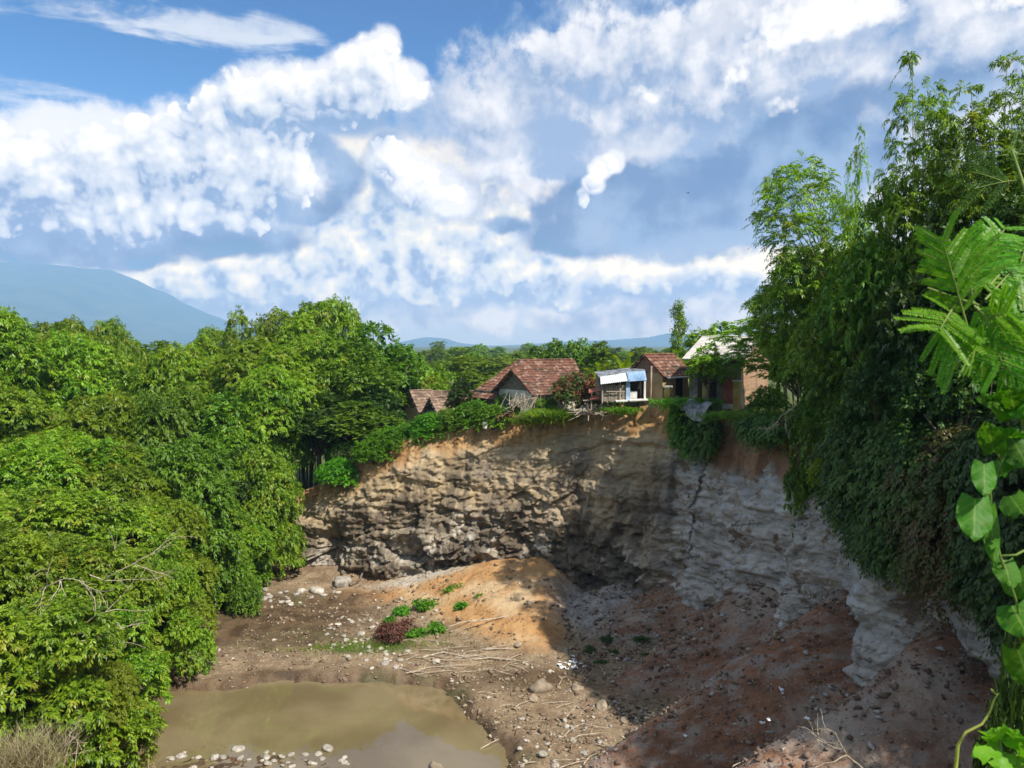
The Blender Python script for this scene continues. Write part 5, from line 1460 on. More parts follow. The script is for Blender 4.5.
creeper('vine with dull leaves trailing down beside the black seep', (44.3, 45.2), 12.9, 11.0, .4, 7, LM['shade'], 700, .38)
creeper('leafy fringe hanging from the edge under the brick gable', (38.6, 41.0), 13.2, 12.5, .3, 8, LM['shade'], 700, .35)

def twig_tree(name, label, cat, q, ln, n, seed, mat, dirs=(0, -.3, .2), rad=.03, sub=3, spread=.7):
    """bare branching twigs"""
    rng = np.random.default_rng(seed); b = MB()
    def grow(p, d, l, r, lev):
        k = 5; P = [np.array(p)]
        for i in range(k):
            d = unit(d + rng.normal(size=3) * .22); P.append(P[-1] + d * l / k)
        b.tube(P, list(np.linspace(r, r * .45, k + 1)), 5)
        if lev:
            for j in range(n):
                i = rng.integers(1, k + 1); grow(P[i], unit(d + rng.normal(size=3) * spread), l * rng.uniform(.45, .7), r * .55, lev - 1)
    grow(q, unit(np.array(dirs, float)), ln, rad, sub - 1)
    return tag(b.build(name, mat), label, cat)
twig_tree('dead_branch', 'bleached bare branch drooping over the edge of the right cliff', 'branch', at(802, 404, 36.6) + np.array([-.3, -.2, 0]), 1.7, 4, 5, TWIG, (-.75, -.2, -.55), .035, 3, .6)
twig_tree('dead_branch', 'pale dry branch standing on the brown talus at the bottom right', 'branch', on_z(866, 772, 4.6), 1.9, 4, 8, TWIG, (-.25, .1, 1), .03, 3, .7)
twig_tree('dead_branch', 'dead brown branch reaching across the thicket at the left edge', 'branch', at(-10, 640, 28.0), 4.6, 4, 9, TWIG, (1, 0, .36), .05, 3, .45)
twig_tree('dead_branch', 'tangle of dry twigs high on the left shore thicket', 'branch', at(40, 590, 29.5), 2.2, 5, 10, TWIG, (.9, -.2, .5), .03, 3, .7)
twig_tree('dead_branch', 'dry branch poking from the thicket above the pool', 'branch', at(90, 575, 32.0), 3.2, 4, 14, TWIG, (1, -.2, .12), .03, 3, .5)
rng_ = np.random.default_rng(9); q = wall_point(34.0, 11.6, .9)
lob = [(rng_.normal() * .35, rng_.normal() * .2, rng_.normal() * .22, .28, .28, .2) for _ in range(9)]
p_, n_ = lobed_points(rng_, lob, 160, low=-.6)
t_ = thing('cliff_sapling', 'yellowish sapling growing out of the right cliff face left of the creepers', 'sapling', tuple(q))
link('foliage', leaves_mesh('sapling_foliage', sprays(rng_, p_, n_, 6, .24, .08, .7, .06), LM['yellow']), t_)
b = MB(); b.tube([(1.1, .4, -.5), (.4, .1, -.3), (0, 0, .1)], [.04, .03, .012], 5); b.build('stem', BARK, t_)
# ------------------------------------------------------------------ stones, weeds and driftwood on the river bed
def stone_mesh(name, seed, mat, sub=2):
    bm = bmesh.new(); bmesh.ops.create_icosphere(bm, subdivisions=sub, radius=1)
    co = np.array([v.co[:] for v in bm.verts]); rng = np.random.default_rng(seed)
    n = fbm(co[:, 0] * .9 + seed * 3, co[:, 1] * .9, co[:, 2] * .9, 3)
    for i in range(5):                                   # a few flat broken faces
        d = unit(rng.normal(size=3)); h = co @ d; k = rng.uniform(.55, .8); co -= np.maximum(h - k, 0)[:, None] * d * .85
    co = co * (1 + .35 * n)[:, None] * np.array([1, rng.uniform(.65, .9), rng.uniform(.45, .7)])
    for v, c in zip(bm.verts, co): v.co = c
    me = bpy.data.meshes.new(name); bm.to_mesh(me); bm.free(); me.materials.append(mat)
    me.polygons.foreach_set('use_smooth', [True] * len(me.polygons)); return me
M_PALE = noisy('pale_river_stone', (0.26, 0.23, 0.19, 1), (0.52, 0.48, 0.41, 1), 2.2, .85, .4, .03, objvar=.25)
M_BOULD = noisy('brown_boulder', (0.20, 0.16, 0.11, 1), (0.38, 0.31, 0.23, 1), 1.6, .9, .6, .05, objvar=.2)
STONES = [stone_mesh('river_stone_mesh', 100 + i, M_PALE) for i in range(5)]
BOULD = [stone_mesh('boulder_mesh', 200 + i, M_BOULD, 3) for i in range(4)]
rs = np.random.default_rng(17)
def put_stone(px, py, wpx, label, group, bould=False, name='river_stone', cat='stone', zoff=.0):
    q = on_z(px, py, .15); g = max(gz(q[0], q[1]), -.04); q = on_z(px, py, g + .03); g = max(gz(q[0], q[1]), -.04)
    r = wpx / FPX * q[1] / 2; ms = BOULD if bould else STONES
    o = link(name, ms[rs.integers(len(ms))], loc=(q[0], q[1], g + r * .18 + zoff), rot=(rs.normal() * .15, rs.normal() * .15, rs.uniform(0, 6.28)), scale=(r, r, r))
    return tag(o, label, cat, group)
GS = 'pale stones in the shallows of the pool'
for px, py, w, lab in [(328, 749, 17, 'largest pale stone standing in the shallows at the near edge of the pool'), (238, 750, 14, 'pale rounded stone in the shallows, in line with the left part of the pool'), (182, 757, 12, 'pale flat stone lying alone in the water near the left shore'), (266, 752, 10, 'small pale stone between the two larger ones in the shallows'), (305, 754, 9, 'small flat pale stone just left of the largest stone')]:
    put_stone(px, py, w, lab, GS)
for i in range(34):
    px = rs.uniform(165, 352); py = rs.uniform(752, 768) + abs(rs.normal()) * 2
    put_stone(px, py, rs.uniform(4, 11), 'pale stone in the cluster breaking the water at the near edge of the pool', GS)
put_stone(436, 769, 24, 'dark mossy boulder at the bottom edge of the pool', None, True, 'boulder', 'boulder')
GB = 'pale stones at the back of the wet flat'
for px, py, w in [(253, 597, 12), (264, 599, 10), (270, 597, 8), (248, 592, 8), (203, 597, 12), (178, 599, 12), (205, 585, 9), (182, 588, 9), (175, 605, 8), (222, 590, 9), (300, 590, 10), (230, 592, 8), (286, 592, 8)]:
    put_stone(px, py, w, 'whitish stone along the back edge of the wet river flat', GB)
for i in range(30):
    put_stone(rs.uniform(190, 345), rs.uniform(586, 606), rs.uniform(4, 9), 'whitish stone along the back edge of the wet river flat', GB)
put_stone(342, 584, 26, 'big whitish rock leaning against the left foot of the cliff', None, False, 'rock', 'rock')
put_stone(318, 590, 18, 'rounded whitish rock left of the big one at the cliff foot', None, False, 'rock', 'rock')
GM = 'stones scattered between pool and orange slump'
for px, py, w in [(385, 663, 11), (396, 668, 9), (400, 661, 8), (436, 661, 10), (407, 651, 8), (344, 637, 8), (361, 634, 9), (372, 628, 8), (352, 622, 8), (330, 628, 7), (380, 650, 8), (372, 668, 6), (366, 661, 7)]:
    put_stone(px, py, w, 'pale stone on the brown mud between the pool and the orange slump', GM)
for i in range(40):
    put_stone(rs.uniform(325, 400), rs.uniform(612, 660), rs.uniform(3, 8), 'pale stone on the brown mud between the pool and the orange slump', GM)
for px, py, w, lab in [(541, 688, 26, 'large brown boulder where the shade begins beside the pool mud'), (534, 699, 16, 'brown boulder just below the largest one'), (602, 708, 20, 'dull brown boulder at the rim of the sunlit rubble'), (624, 722, 12, 'small brown boulder in the shade right of the sunlit rubble'), (578, 690, 14, 'dark boulder above the sunlit rubble'), (592, 602, 12, 'pale block of stone at the foot of the shaded corner'), (518, 634, 10, 'pale lump of rock below the orange slump'), (672, 716, 14, 'dark lump fallen on the brown talus fan')]:
    put_stone(px, py, w, lab, 'boulders at the foot of the slopes', True, 'boulder', 'boulder')
GR_ = 'stones of the sunlit rubble at the bottom'
for px, py, w in [(543, 755, 14), (556, 765, 12), (520, 748, 9), (584, 752, 9), (640, 744, 10), (612, 760, 9), (522, 766, 8), (572, 740, 8), (600, 742, 8), (566, 726, 7), (630, 763, 8)]:
    put_stone(px, py, w, 'pale stone among the sunlit rubble at the bottom of the picture', GR_)
for i in range(40):
    put_stone(rs.uniform(510, 665), rs.uniform(715, 768), rs.uniform(3, 7), 'pale stone among the sunlit rubble at the bottom of the picture', GR_)

def rubble_field(name, regions, mat, sizes, seed):
    """uncountable small rubble: one sheet of broken lumps lying on the ground"""
    rng = np.random.default_rng(seed); pts = []
    for (x0, x1, y0, y1, n) in regions:
        pts.append(np.stack([rng.uniform(x0, x1, n), rng.uniform(y0, y1, n)], 1))
    P = np.vstack(pts)
    cl = fbm(P[:, 0] * .55, P[:, 1] * .55, 3.3, 3); P = P[cl > rng.normal(size=len(P)) * .25 + .02]
    Z = ground(P[:, 0], P[:, 1]); sd, _ = path_sd(EDGE_C, P[:, 0], P[:, 1]); ok = (sd < .3) & (Z > -.02); P, Z = P[ok], Z[ok]
    base = np.array([(1, 0, 0), (-1, 0, 0), (0, 1, 0), (0, -1, 0), (0, 0, 1), (0, 0, -1), ]); F = np.array([(0, 2, 4), (2, 1, 4), (1, 3, 4), (3, 0, 4), (2, 0, 5), (1, 2, 5), (3, 1, 5), (0, 3, 5)])
    n = len(P); r = sizes[0] + (sizes[1] - sizes[0]) * rng.random(n) ** 3
    V = base[None] * (1 + rng.normal(size=(n, 6, 1)) * .3) + rng.normal(size=(n, 6, 3)) * .28
    a = rng.uniform(0, 6.28, n); ca, sa = np.cos(a), np.sin(a)
    V = np.stack([V[..., 0] * ca[:, None] - V[..., 1] * sa[:, None], V[..., 0] * sa[:, None] + V[..., 1] * ca[:, None], V[..., 2] * .65], -1) * r[:, None, None]
    V += np.stack([P[:, 0], P[:, 1], Z + r * .2], 1)[:, None]
    return tag(link(name, raw_mesh(name, V.reshape(-1, 3), (F[None] + 6 * np.arange(n)[:, None, None]).reshape(-1), 3, mat)), None, None, kind='stuff')
def rubble_mat(name, c1, c2, c3):
    m, nt, out = material(name); i = nt.island()
    col = nt.mix(i, c1, c2); col = nt.mix(nt.ramp(i, .82, .9), col, c3)
    pbr(nt, out, col, .92, nt.bump(nt.noise(nt.pos(), 12, 4, .7), .5, .03), 0, .2); return m
rubble_field('rubble', [(-16, 9, 38, 57, 4200), (-3, 12, 28, 40, 3600), (-14, -4, 40, 52, 1200)], rubble_mat('rubble_stone', (0.16, 0.11, 0.07, 1), (0.36, 0.28, 0.19, 1), (0.48, 0.43, 0.35, 1)), (.03, .17), 3)
rubble_field('gravel', [(-16, 12, 28, 57, 26000)], rubble_mat('gravel_stone', (0.13, 0.085, 0.05, 1), (0.32, 0.24, 0.155, 1), (0.44, 0.39, 0.31, 1)), (.018, .06), 5)
rubble_field('talus_gravel', [(3, 16, 22, 51, 22000)], rubble_mat('talus_gravel_stone', (0.09, 0.05, 0.035, 1), (0.22, 0.16, 0.125, 1), (0.34, 0.31, 0.29, 1)), (.018, .07), 6)
rubble_field('talus_rubble', [(3, 16, 22, 51, 8500)], rubble_mat('talus_stone', (0.11, 0.065, 0.045, 1), (0.23, 0.17, 0.135, 1), (0.38, 0.36, 0.34, 1)), (.03, .18), 4)

rw_ = random.Random(23)
def stick(px, py, ln, rz, label, group, r=.03, name='driftwood', mat=None, tilt=0.0):
    q = on_z(px, py, .3); g = gz(q[0], q[1]); q = on_z(px, py, g + .08)
    b = MB(); h = ln / 2
    b.tube([(-h, 0, -.02), (-h * .4, rw_.gauss(0, .06) * ln, .05), (h * .3, rw_.gauss(0, .06) * ln, .06), (h, 0, .02 + tilt * ln)], [r, r * .9, r * .7, r * .4], 6)
    if rw_.random() < .6: b.tube([(h * .2, 0, .06), (h * .5, .18 * ln, .10), (h * .7, .26 * ln, .14)], [r * .5, r * .4, r * .2], 5)
    return tag(link(name, b.mesh('driftwood', mat or TWIG), loc=(q[0], q[1], gz(q[0], q[1]) + .06), rot=(0, 0, rz)), label, 'driftwood', group)
GD = 'driftwood below the orange slump'
stick(455, 655, 3.4, .05, 'longest pale pole of driftwood lying level below the orange slump', GD, .055)
stick(500, 660, 3.2, -.12, 'pale bamboo pole lying half in the shade beside the pool mud', GD, .05)
stick(418, 598, 1.6, .9, 'short stick lying up the orange slump beside the weeds', GD, .04)
stick(500, 580, 3.6, .32, 'long thin root lying across the upper orange slump', GD, .05)
stick(470, 612, 2.8, .55, 'pale stick lying slantwise on the middle of the orange slump', GD, .035)
stick(358, 580, 1.9, 1.1, 'dark log leaning against the foot of the cliff', None, .11, 'fallen_log', BARK, .5)
for i in range(30):
    stick(rw_.uniform(400, 520), rw_.uniform(640, 676), rw_.uniform(.8, 2.2), rw_.gauss(0, .35), 'thin pale stick in the litter of driftwood between slump and pool', GD, rw_.uniform(.015, .035))
for i in range(14):
    stick(rw_.uniform(480, 640), rw_.uniform(690, 766), rw_.uniform(.7, 1.8), rw_.gauss(.2, .5), 'thin stick lying on the sunlit rubble near the bottom', 'sticks on the sunlit rubble', rw_.uniform(.015, .03))
for i in range(14):
    stick(rw_.uniform(560, 850), rw_.uniform(640, 760), rw_.uniform(.7, 1.8), rw_.gauss(.6, .5), 'thin stick lying on the shaded talus', 'sticks on the shaded talus', rw_.uniform(.015, .03))
# withered stalks and leaves lying about
rl = np.random.default_rng(71); P = np.stack([rl.uniform(-14, 12, 9000), rl.uniform(29, 56, 9000)], 1); cl = fbm(P[:, 0] * .4, P[:, 1] * .7, 9.0, 3); P = P[cl > .08]
Z = ground(P[:, 0], P[:, 1]); sd, _ = path_sd(EDGE_C, P[:, 0], P[:, 1]); ok = (Z > .05) & (sd < 0); P, Z = P[ok], Z[ok]; n_ = len(P)
dd_ = unit(np.stack([rl.normal(size=n_), rl.normal(size=n_) * .6, rl.normal(size=n_) * .22 + .1], 1))
tag(link('dry_litter', leaves_mesh('dry_litter', leaf_geo(np.stack([P[:, 0], P[:, 1], Z + .03], 1), dd_, rl.normal(size=(n_, 3)) * .4 + np.array([0, 0, 1]), rl.uniform(.1, .55, n_), rl.uniform(.012, .035, n_)), LM['dry'])), None, None, kind='stuff')
# leaves and scum drifting on the pool, mostly along its banks
P = np.stack([rl.uniform(-18, -1, 5000), rl.uniform(30, 42, 5000)], 1); Z = ground(P[:, 0], P[:, 1]); pdm = np.exp(-np.maximum(-Z, 0) * 7) + .03
ok = (Z < -.02) & (rl.random(len(P)) < pdm * .45); P = P[ok]; n_ = len(P); an = rl.uniform(0, 6.28, n_)
tag(link('floating_leaf_litter', leaves_mesh('floating_leaf_litter', leaf_geo(np.stack([P[:, 0], P[:, 1], np.full(n_, .006)], 1), np.stack([np.cos(an), np.sin(an), 0 * an], 1), np.tile(np.array([0, 0, 1.0]), (n_, 1)), rl.uniform(.06, .2, n_), rl.uniform(.03, .07, n_), .02), LM['olive'])), None, None, kind='stuff')
# plastic litter
M_LIT = noisy('white_plastic', (0.62, 0.64, 0.68, 1), (0.80, 0.82, 0.85, 1), 5, .5, .3, .01, spec=.5)
def scrap(px, py, s, label, group):
    q = on_z(px, py, .8)
    for _ in range(6): q = on_z(px, py, gz(q[0], q[1]))
    n = 6; u = np.linspace(-1, 1, n); U, W_ = np.meshgrid(u, u, indexing='ij'); z = rs.normal(size=U.shape) * .22
    V = np.stack([U.ravel() * s, W_.ravel() * s * .6, z.ravel() * s + .05], 1); V2 = V - np.array([0, 0, .006]); F = grid_faces(n, n)
    tag(link('plastic_scrap', raw_mesh('plastic_scrap', np.vstack([V, V2]), np.vstack([F, F[:, ::-1] + n * n]), 4, M_LIT), loc=(q[0], q[1], q[2] + .02), rot=(0, 0, rs.uniform(0, 6.28))), label, 'litter', group)
for i in range(16): scrap(572 + rs.normal() * 9, 664 + rs.normal() * 3.5, rs.uniform(.06, .16), 'white plastic scrap in the litter patch at the foot of the grey heap', 'litter at the grey heap')
for i in range(9): scrap(765 + rs.normal() * 8, 693 + rs.normal() * 4, rs.uniform(.05, .13), 'white plastic scrap on the brown talus fan below the cliff', 'litter on the talus fan')
for i in range(12): scrap(rs.uniform(670, 860), rs.uniform(720, 760), rs.uniform(.04, .10), 'small white scrap strewn over the lower talus', 'litter on the lower talus')

# weeds
def weed(px, py, wpx, key, mat, label, group, hz=1.0, cat='weed', name='weed'):
    q = on_z(px, py, .6)
    for _ in range(6): q = on_z(px, py, gz(q[0], q[1]))
    s = wpx / FPX * q[1] / PROTO[key]['W']
    return place(key, name, label, cat, (q[0], q[1], q[2] - .05), (s, s, s * hz), random.uniform(0, 6.28), group, mat)
GW = 'weeds on the orange slump'
for px, py, w, lab in [(452, 592, 22, 'tallest bright green weed on the upper orange slump'), (426, 609, 24, 'bright green weed at the middle of the weed trail on the slump'), (404, 614, 20, 'green weed at the left end of the trail on the slump'), (438, 631, 24, 'bright green weed right of the wilted bush'), (414, 636, 22, 'bright green weed below the wilted bush'), (461, 609, 14, 'small green weed alone on the middle of the slump'), (478, 597, 10, 'tiny weed highest on the slump'), (392, 622, 16, 'small weed above the wilted bush')]:
    weed(px, py, w, 'weed_a' if px % 2 else 'weed_b', None, lab, GW, .9)
weed(390, 640, 46, 'wilted', None, 'reddish brown wilted bush at the foot of the orange slump', None, .8, 'bush', 'wilted_bush')
for px, py, w in [(592, 650, 16), (606, 640, 18), (622, 625, 18), (640, 640, 20), (632, 612, 14), (600, 662, 14), (655, 628, 18), (616, 652, 12), (648, 655, 14)]:
    weed(px, py, w, 'weed_b', LM['dark'], 'low dark green weed on the shaded grey heap in the corner', 'weeds on the grey heap', .5)
for px, py, w, lab in [(610, 585, 34, 'dark green plant hugging the wall above the grey heap'), (640, 575, 26, 'dark plant at the damp foot of the shaded wall'), (690, 600, 26, 'dark plant under the black seep')]:
    weed(px, py, w, 'weed_a', LM['dark'], lab, 'plants on the damp corner wall', .8, 'plant', 'wall_plant')
rg = np.random.default_rng(6); P = np.stack([rg.normal(-8.2, 2.6, 2400), rg.normal(43.0, .75, 2400)], 1); Z = ground(P[:, 0], P[:, 1]); P, Z = P[Z > .02], Z[Z > .02]
n_ = len(P); B = np.stack([P[:, 0], P[:, 1], Z], 1); dd_ = unit(np.stack([rg.normal(size=n_) * .5, rg.normal(size=n_) * .5, np.ones(n_)], 1))
tag(link('mud_grass', leaves_mesh('mud_grass', leaf_geo(B, dd_, rg.normal(size=(n_, 3)), rg.uniform(.08, .26, n_), .03), LM['grass'])), None, None, kind='stuff')
# grass along the plateau and the far bank, seen between the trees
P = np.stack([rg.uniform(-14, 16, 9000), rg.uniform(46, 66, 9000)], 1); sd, _ = path_sd(EDGE_C, P[:, 0], P[:, 1]); P = P[(sd > .3) & (sd < 6)]; Z = ground(P[:, 0], P[:, 1])
n_ = len(P); B = np.stack([P[:, 0], P[:, 1], Z - .02], 1); dd_ = unit(np.stack([rg.normal(size=n_) * .5, rg.normal(size=n_) * .5, np.ones(n_)], 1))
tag(link('plateau_grass', leaves_mesh('plateau_grass', leaf_geo(B, dd_, rg.normal(size=(n_, 3)), rg.uniform(.2, .55, n_), .06), LM['broad'])), None, None, kind='stuff')
# dry grass at the near left shore
def ray_ground(px, py):
    d = ray(px, py)
    for t in np.linspace(18, 60, 400):
        q = EYE + d * t
        if q[2] < gz(q[0], q[1]): return q
    return q
for px, py, Y, n, lab in [(20, 752, 25.5, 900, 'pale dry grass at the bottom left corner'), (70, 760, 25.8, 700, 'pale dry grass in front of the yellow green thicket'), (110, 768, 26.0, 380, 'thin dry grass at the left end of the shallows'), (0, 735, 26.5, 700, 'dry grass at the left edge under the thicket')]:
    q = ray_ground(px, py + 14); blades('dry_grass', lab, 'dry grass', 0, 0, 0, n, 1.5, .024, (.7, .5, .02), LM['dry'], int(px) + 3, .35, .05, wpt=q, up=1.0)
twig_tree('dead_branch', 'bleached dead bush sticking out of the dry grass at the bottom left', 'branch', ray_ground(45, 775), 1.5, 5, 21, TWIG, (.1, -.1, 1), .025, 3, .8)

# ------------------------------------------------------------------ plants right before the viewer
M_FRESH = leaf_mat('feathery_leaflet', (0.075, 0.30, 0.006, 1), (0.18, 0.46, 0.014, 1), .5, .4, objvar=.06, scale=20)
M_HEART = leaf_mat('heart_leaf', (0.035, 0.17, 0.008, 1), (0.09, 0.29, 0.014, 1), .5, .55, objvar=.3, scale=12)
def add_veins(m, spots):
    """pale midrib and side veins, a few blemishes"""
    nt = NT(m.node_tree); hv = [n for n in nt.n if n.type == 'HUE_SAT'][0]; src = hv.inputs['Color'].links[0].from_socket
    lk = nt.math('ABSOLUTE', nt.attr('lk')); fr = nt.math('FRACT', nt.math('MULTIPLY_ADD', nt.attr('lu'), 6.0, nt.math('MULTIPLY', lk, -1.6)))
    v = nt.math('MAXIMUM', nt.ramp(lk, .09, .03), nt.math('MULTIPLY', nt.ramp(nt.math('ABSOLUTE', nt.math('SUBTRACT', fr, .5)), .10, .03), .55))
    c = nt.mix(nt.math('MULTIPLY', v, .55), src, (0.30, 0.46, 0.10, 1))
    c = nt.mix(nt.ramp(nt.noise(nt.pos(), 60, 5, .65), .62, .70, 0, spots), c, (0.20, 0.15, 0.04, 1))
    nt.l.new(c, hv.inputs['Color'])
    bs = [n for n in nt.n if n.type == 'BSDF_PRINCIPLED'][0]; nt.l.new(nt.bump(v, -.5, .002), bs.inputs['Normal'])
add_veins(M_HEART, .7)
M_STEM = noisy('green_stem', (0.10, 0.17, 0.03, 1), (0.20, 0.26, 0.05, 1), 20, .6, .2, .002)
def frond_geo(rng, A, B, npair, plen, fold, pend, nleaf=18, lw=.0054):
    """a twice-feathered leaf: pairs of feather strips along the rachis A-B"""
    A, B = np.array(A), np.array(B); ax = B - A; l = np.linalg.norm(ax); ax /= l
    view = unit(A - EYE); sd = unit(np.cross(ax, view)); V = []; mb = MB()
    nrm0 = unit(np.cross(sd, ax)); 
    rach = [A + ax * l * u + np.array([0, 0, -pend * l * u * u]) for u in np.linspace(0, 1, 7)]
    mb.tube(rach, [.0022, .002, .0018, .0016, .0014, .0012, .001], 5)
    for i in range(npair):
        u = .22 + .78 * i / (npair - 1) if npair > 1 else .6
        c = A + ax * l * u + np.array([0, 0, -pend * l * u * u])
        for s in (-1, 1):
            ang = R(rng.uniform(48, 66)) - .25 * u; pd = unit(ax * math.cos(ang) + sd * s * math.sin(ang) + nrm0 * (fold + rng.normal() * .12))
            pl = plen * (1 - .28 * abs(u - .6)) * rng.uniform(.88, 1.08)
            pn = unit(np.cross(pd, np.cross(nrm0, pd)) + rng.normal(size=3) * .15); ps = unit(np.cross(pd, pn))
            t = np.linspace(.05, 1, nleaf); cc = c + pd * (pl * t)[:, None] + np.array([0, 0, -1]) * (.10 * pl * t * t)[:, None]
            ll = pl * .135 * (1 - .35 * t ** 3)
            mb.tube([cc[0], cc[nleaf // 2], cc[-1]], [.0009, .0008, .0005], 4)
            for q in (-1, 1):
                d = unit(pd * .55 + ps * q * .85 + pn * .12 + rng.normal(size=(nleaf, 3)) * .06)
                V.append(leaf_geo(cc, d, np.repeat(pn[None], nleaf, 0) + rng.normal(size=(nleaf, 3)) * .08, ll, lw * plen / .1, .04))
    return np.vstack(V), mb
rn = np.random.default_rng(55)
NY = 1.25
root = at(1060, 560, NY); tl = thing('feathery_shrub', 'bright green shrub with feathery twice-divided leaves right in front at the right edge', 'shrub', (root[0], root[1], gz(root[0], root[1])))
off = np.array(tl.location)
P_ = lambda px, py, Y=NY: at(px, py, Y) - off
b = MB(); b.tube([(0, 0, -.05), P_(1056, 700), P_(1040, 480), P_(1020, 405), P_(1005, 360), P_(985, 318), P_(966, 292)], [.008, .0075, .006, .005, .004, .003, .0022], 7)
b.tube([P_(1008, 368), P_(1014, 320, 1.3), P_(1018, 270, 1.32), P_(1030, 230, 1.32)], [.004, .003, .0025, .002], 6)
b.tube([P_(978, 305), P_(950, 296, 1.22), P_(928, 288, 1.2)], [.0024, .002, .0016], 6)
b.build('branch', M_STEM, tl, True)
fronds = [  # base px, tip px, depth base, depth tip, pairs, pinna length px, fold, pend
    ((930, 300), (912, 330), 1.22, 1.18, 6, 64, -.25, .0), ((915, 316), (936, 350), 1.2, 1.18, 5, 54, .1, .1),
    ((935, 296), (928, 232), 1.22, 1.2, 6, 56, .3, 0), ((948, 296), (944, 238), 1.24, 1.24, 6, 60, .2, 0),
    ((968, 330), (938, 225), 1.22, 1.18, 7, 48, .4, 0), ((972, 300), (958, 240), 1.26, 1.28, 6, 46, .3, 0),
    ((978, 318), (1000, 345), 1.22, 1.2, 6, 60, -.2, .25), ((960, 318), (985, 362), 1.2, 1.18, 6, 52, .1, .2), ((950, 300), (975, 322), 1.2, 1.18, 5, 46, .1, .1),
    ((985, 300), (1020, 262), 1.26, 1.3, 7, 56, .2, 0), ((990, 285), (1032, 238), 1.28, 1.34, 7, 64, .3, 0), ((980, 262), (1010, 222), 1.3, 1.33, 6, 44, .2, 0), ((1000, 330), (1040, 300), 1.24, 1.26, 7, 60, .1, .05),
    ((1000, 352), (1044, 350), 1.22, 1.2, 7, 56, 0, .15), ((995, 345), (966, 338), 1.2, 1.16, 6, 44, -.2, .3), ((1012, 300), (1050, 262), 1.3, 1.34, 7, 60, .2, 0), ((1006, 370), (1040, 384), 1.2, 1.18, 6, 52, 0, .3),
    ((985, 318), (1010, 310), 1.2, 1.16, 5, 50, .1, .1), ((968, 285), (990, 250), 1.3, 1.3, 5, 50, .1, .1)]
for (a, c, y0, y1, npair, pl, fo, pe) in fronds:
    if a[0] < 962: a = (a[0] + 24, a[1] + 6); c = (c[0] + 24, c[1] + 6)
    c = (a[0] + (c[0] - a[0]) * .82, a[1] + (c[1] - a[1]) * .82)
    V, mb = frond_geo(rn, at(a[0], a[1], y0), at(c[0], c[1], y1), npair, pl * .74 / FPX * y0, fo, pe)
    lf = mb.mesh('leaf_stalk', M_STEM); o = link('leaf', leaves_mesh('feathery_leaf', V - off, M_FRESH), tl)
    for v in lf.vertices: v.co -= Vector(off)
    link('stalk', lf, o)
# the same kind of shrub further off; its shade is put into a darker leaf colour
for (px, py, Y, seed, lab) in ((1012, 150, 2.6, 4, 'shade-coloured feathery leaves hanging at the upper right edge'),):
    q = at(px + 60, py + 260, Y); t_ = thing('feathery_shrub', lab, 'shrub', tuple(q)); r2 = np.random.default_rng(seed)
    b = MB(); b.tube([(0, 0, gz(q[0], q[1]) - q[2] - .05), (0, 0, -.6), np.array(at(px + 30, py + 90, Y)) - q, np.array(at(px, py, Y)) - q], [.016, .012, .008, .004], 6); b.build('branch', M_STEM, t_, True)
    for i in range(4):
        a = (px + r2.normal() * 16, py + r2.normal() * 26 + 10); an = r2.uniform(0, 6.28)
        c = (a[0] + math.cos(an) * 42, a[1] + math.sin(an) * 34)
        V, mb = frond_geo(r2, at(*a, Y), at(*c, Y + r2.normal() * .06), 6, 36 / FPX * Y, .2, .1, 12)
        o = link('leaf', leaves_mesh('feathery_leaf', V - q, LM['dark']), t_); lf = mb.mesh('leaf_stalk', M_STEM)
        for v in lf.vertices: v.co -= Vector(q)
        link('stalk', lf, o)

def heart_leaf(c, tip, w, roll=0.0, mat=None, lobes=False):
    """a heart-shaped blade: c = leaf base, tip = point, w = width"""
    c, tip = np.array(c), np.array(tip); ax = tip - c; l = np.linalg.norm(ax); ax /= l; view = unit(c - EYE)
    sd = unit(np.cross(ax, view)); nr = unit(np.cross(sd, ax)); m = 15; V = []
    for i in range(m):
        u = i / (m - 1)
        hw = w * .5 * (math.sin(math.pi * min(1, (u * .80 + .22))) ** .75 if u < .98 else .0)
        if lobes: hw *= 1 + .35 * math.sin(u * 13)
        for k in (-1, -.5, 0, .5, 1):
            back = -.16 * l * abs(k) * max(0, 1 - u * 3.2)
            p = c + ax * (l * u + back) + sd * hw * k * math.cos(roll * (1 if k > 0 else .6)) + nr * (abs(k) ** 1.3 * hw * .35 - .10 * l * u * u + hw * k * math.sin(roll)) + nr * .004 * math.sin(u * 16 + k * 5)
            V.append(p)
    V = np.array(V); F = []
    for i in range(m - 1):
        for k in range(4): F.append((i * 5 + k, i * 5 + k + 1, (i + 1) * 5 + k + 1, (i + 1) * 5 + k))
    return V, np.array(F)
HATT = dict(lu=np.repeat(np.arange(15) / 14, 5), lk=np.tile(np.array([-1, -.5, 0, .5, 1.0]), 15))
HY = 1.2
q = at(1034, 430, HY); tv = thing('heart_leaf_vine', 'climbing vine with large heart-shaped leaves hanging at the right edge', 'vine', tuple(q)); voff = np.array(q)
b = MB(); b.tube([at(1060, 380, HY) - voff, at(1030, 420, HY) - voff, at(1002, 462, HY) - voff, at(990, 492, HY) - voff, at(992, 520, HY) - voff, at(1000, 556, HY) - voff, at(1016, 600, HY) - voff, at(1030, 660, HY) - voff], [.003, .0028, .0026, .0024, .0022, .002, .002, .002], 6)
b.tube([at(1002, 462, HY) - voff, at(990, 440, HY) - voff, at(985, 424, HY) - voff], [.002, .0016, .0012], 5); b.tube([at(1000, 556, HY) - voff, at(1016, 555, HY) - voff, at(1034, 545, HY) - voff], [.002, .002, .002], 5)
b.build('stem', M_STEM, tv, True)
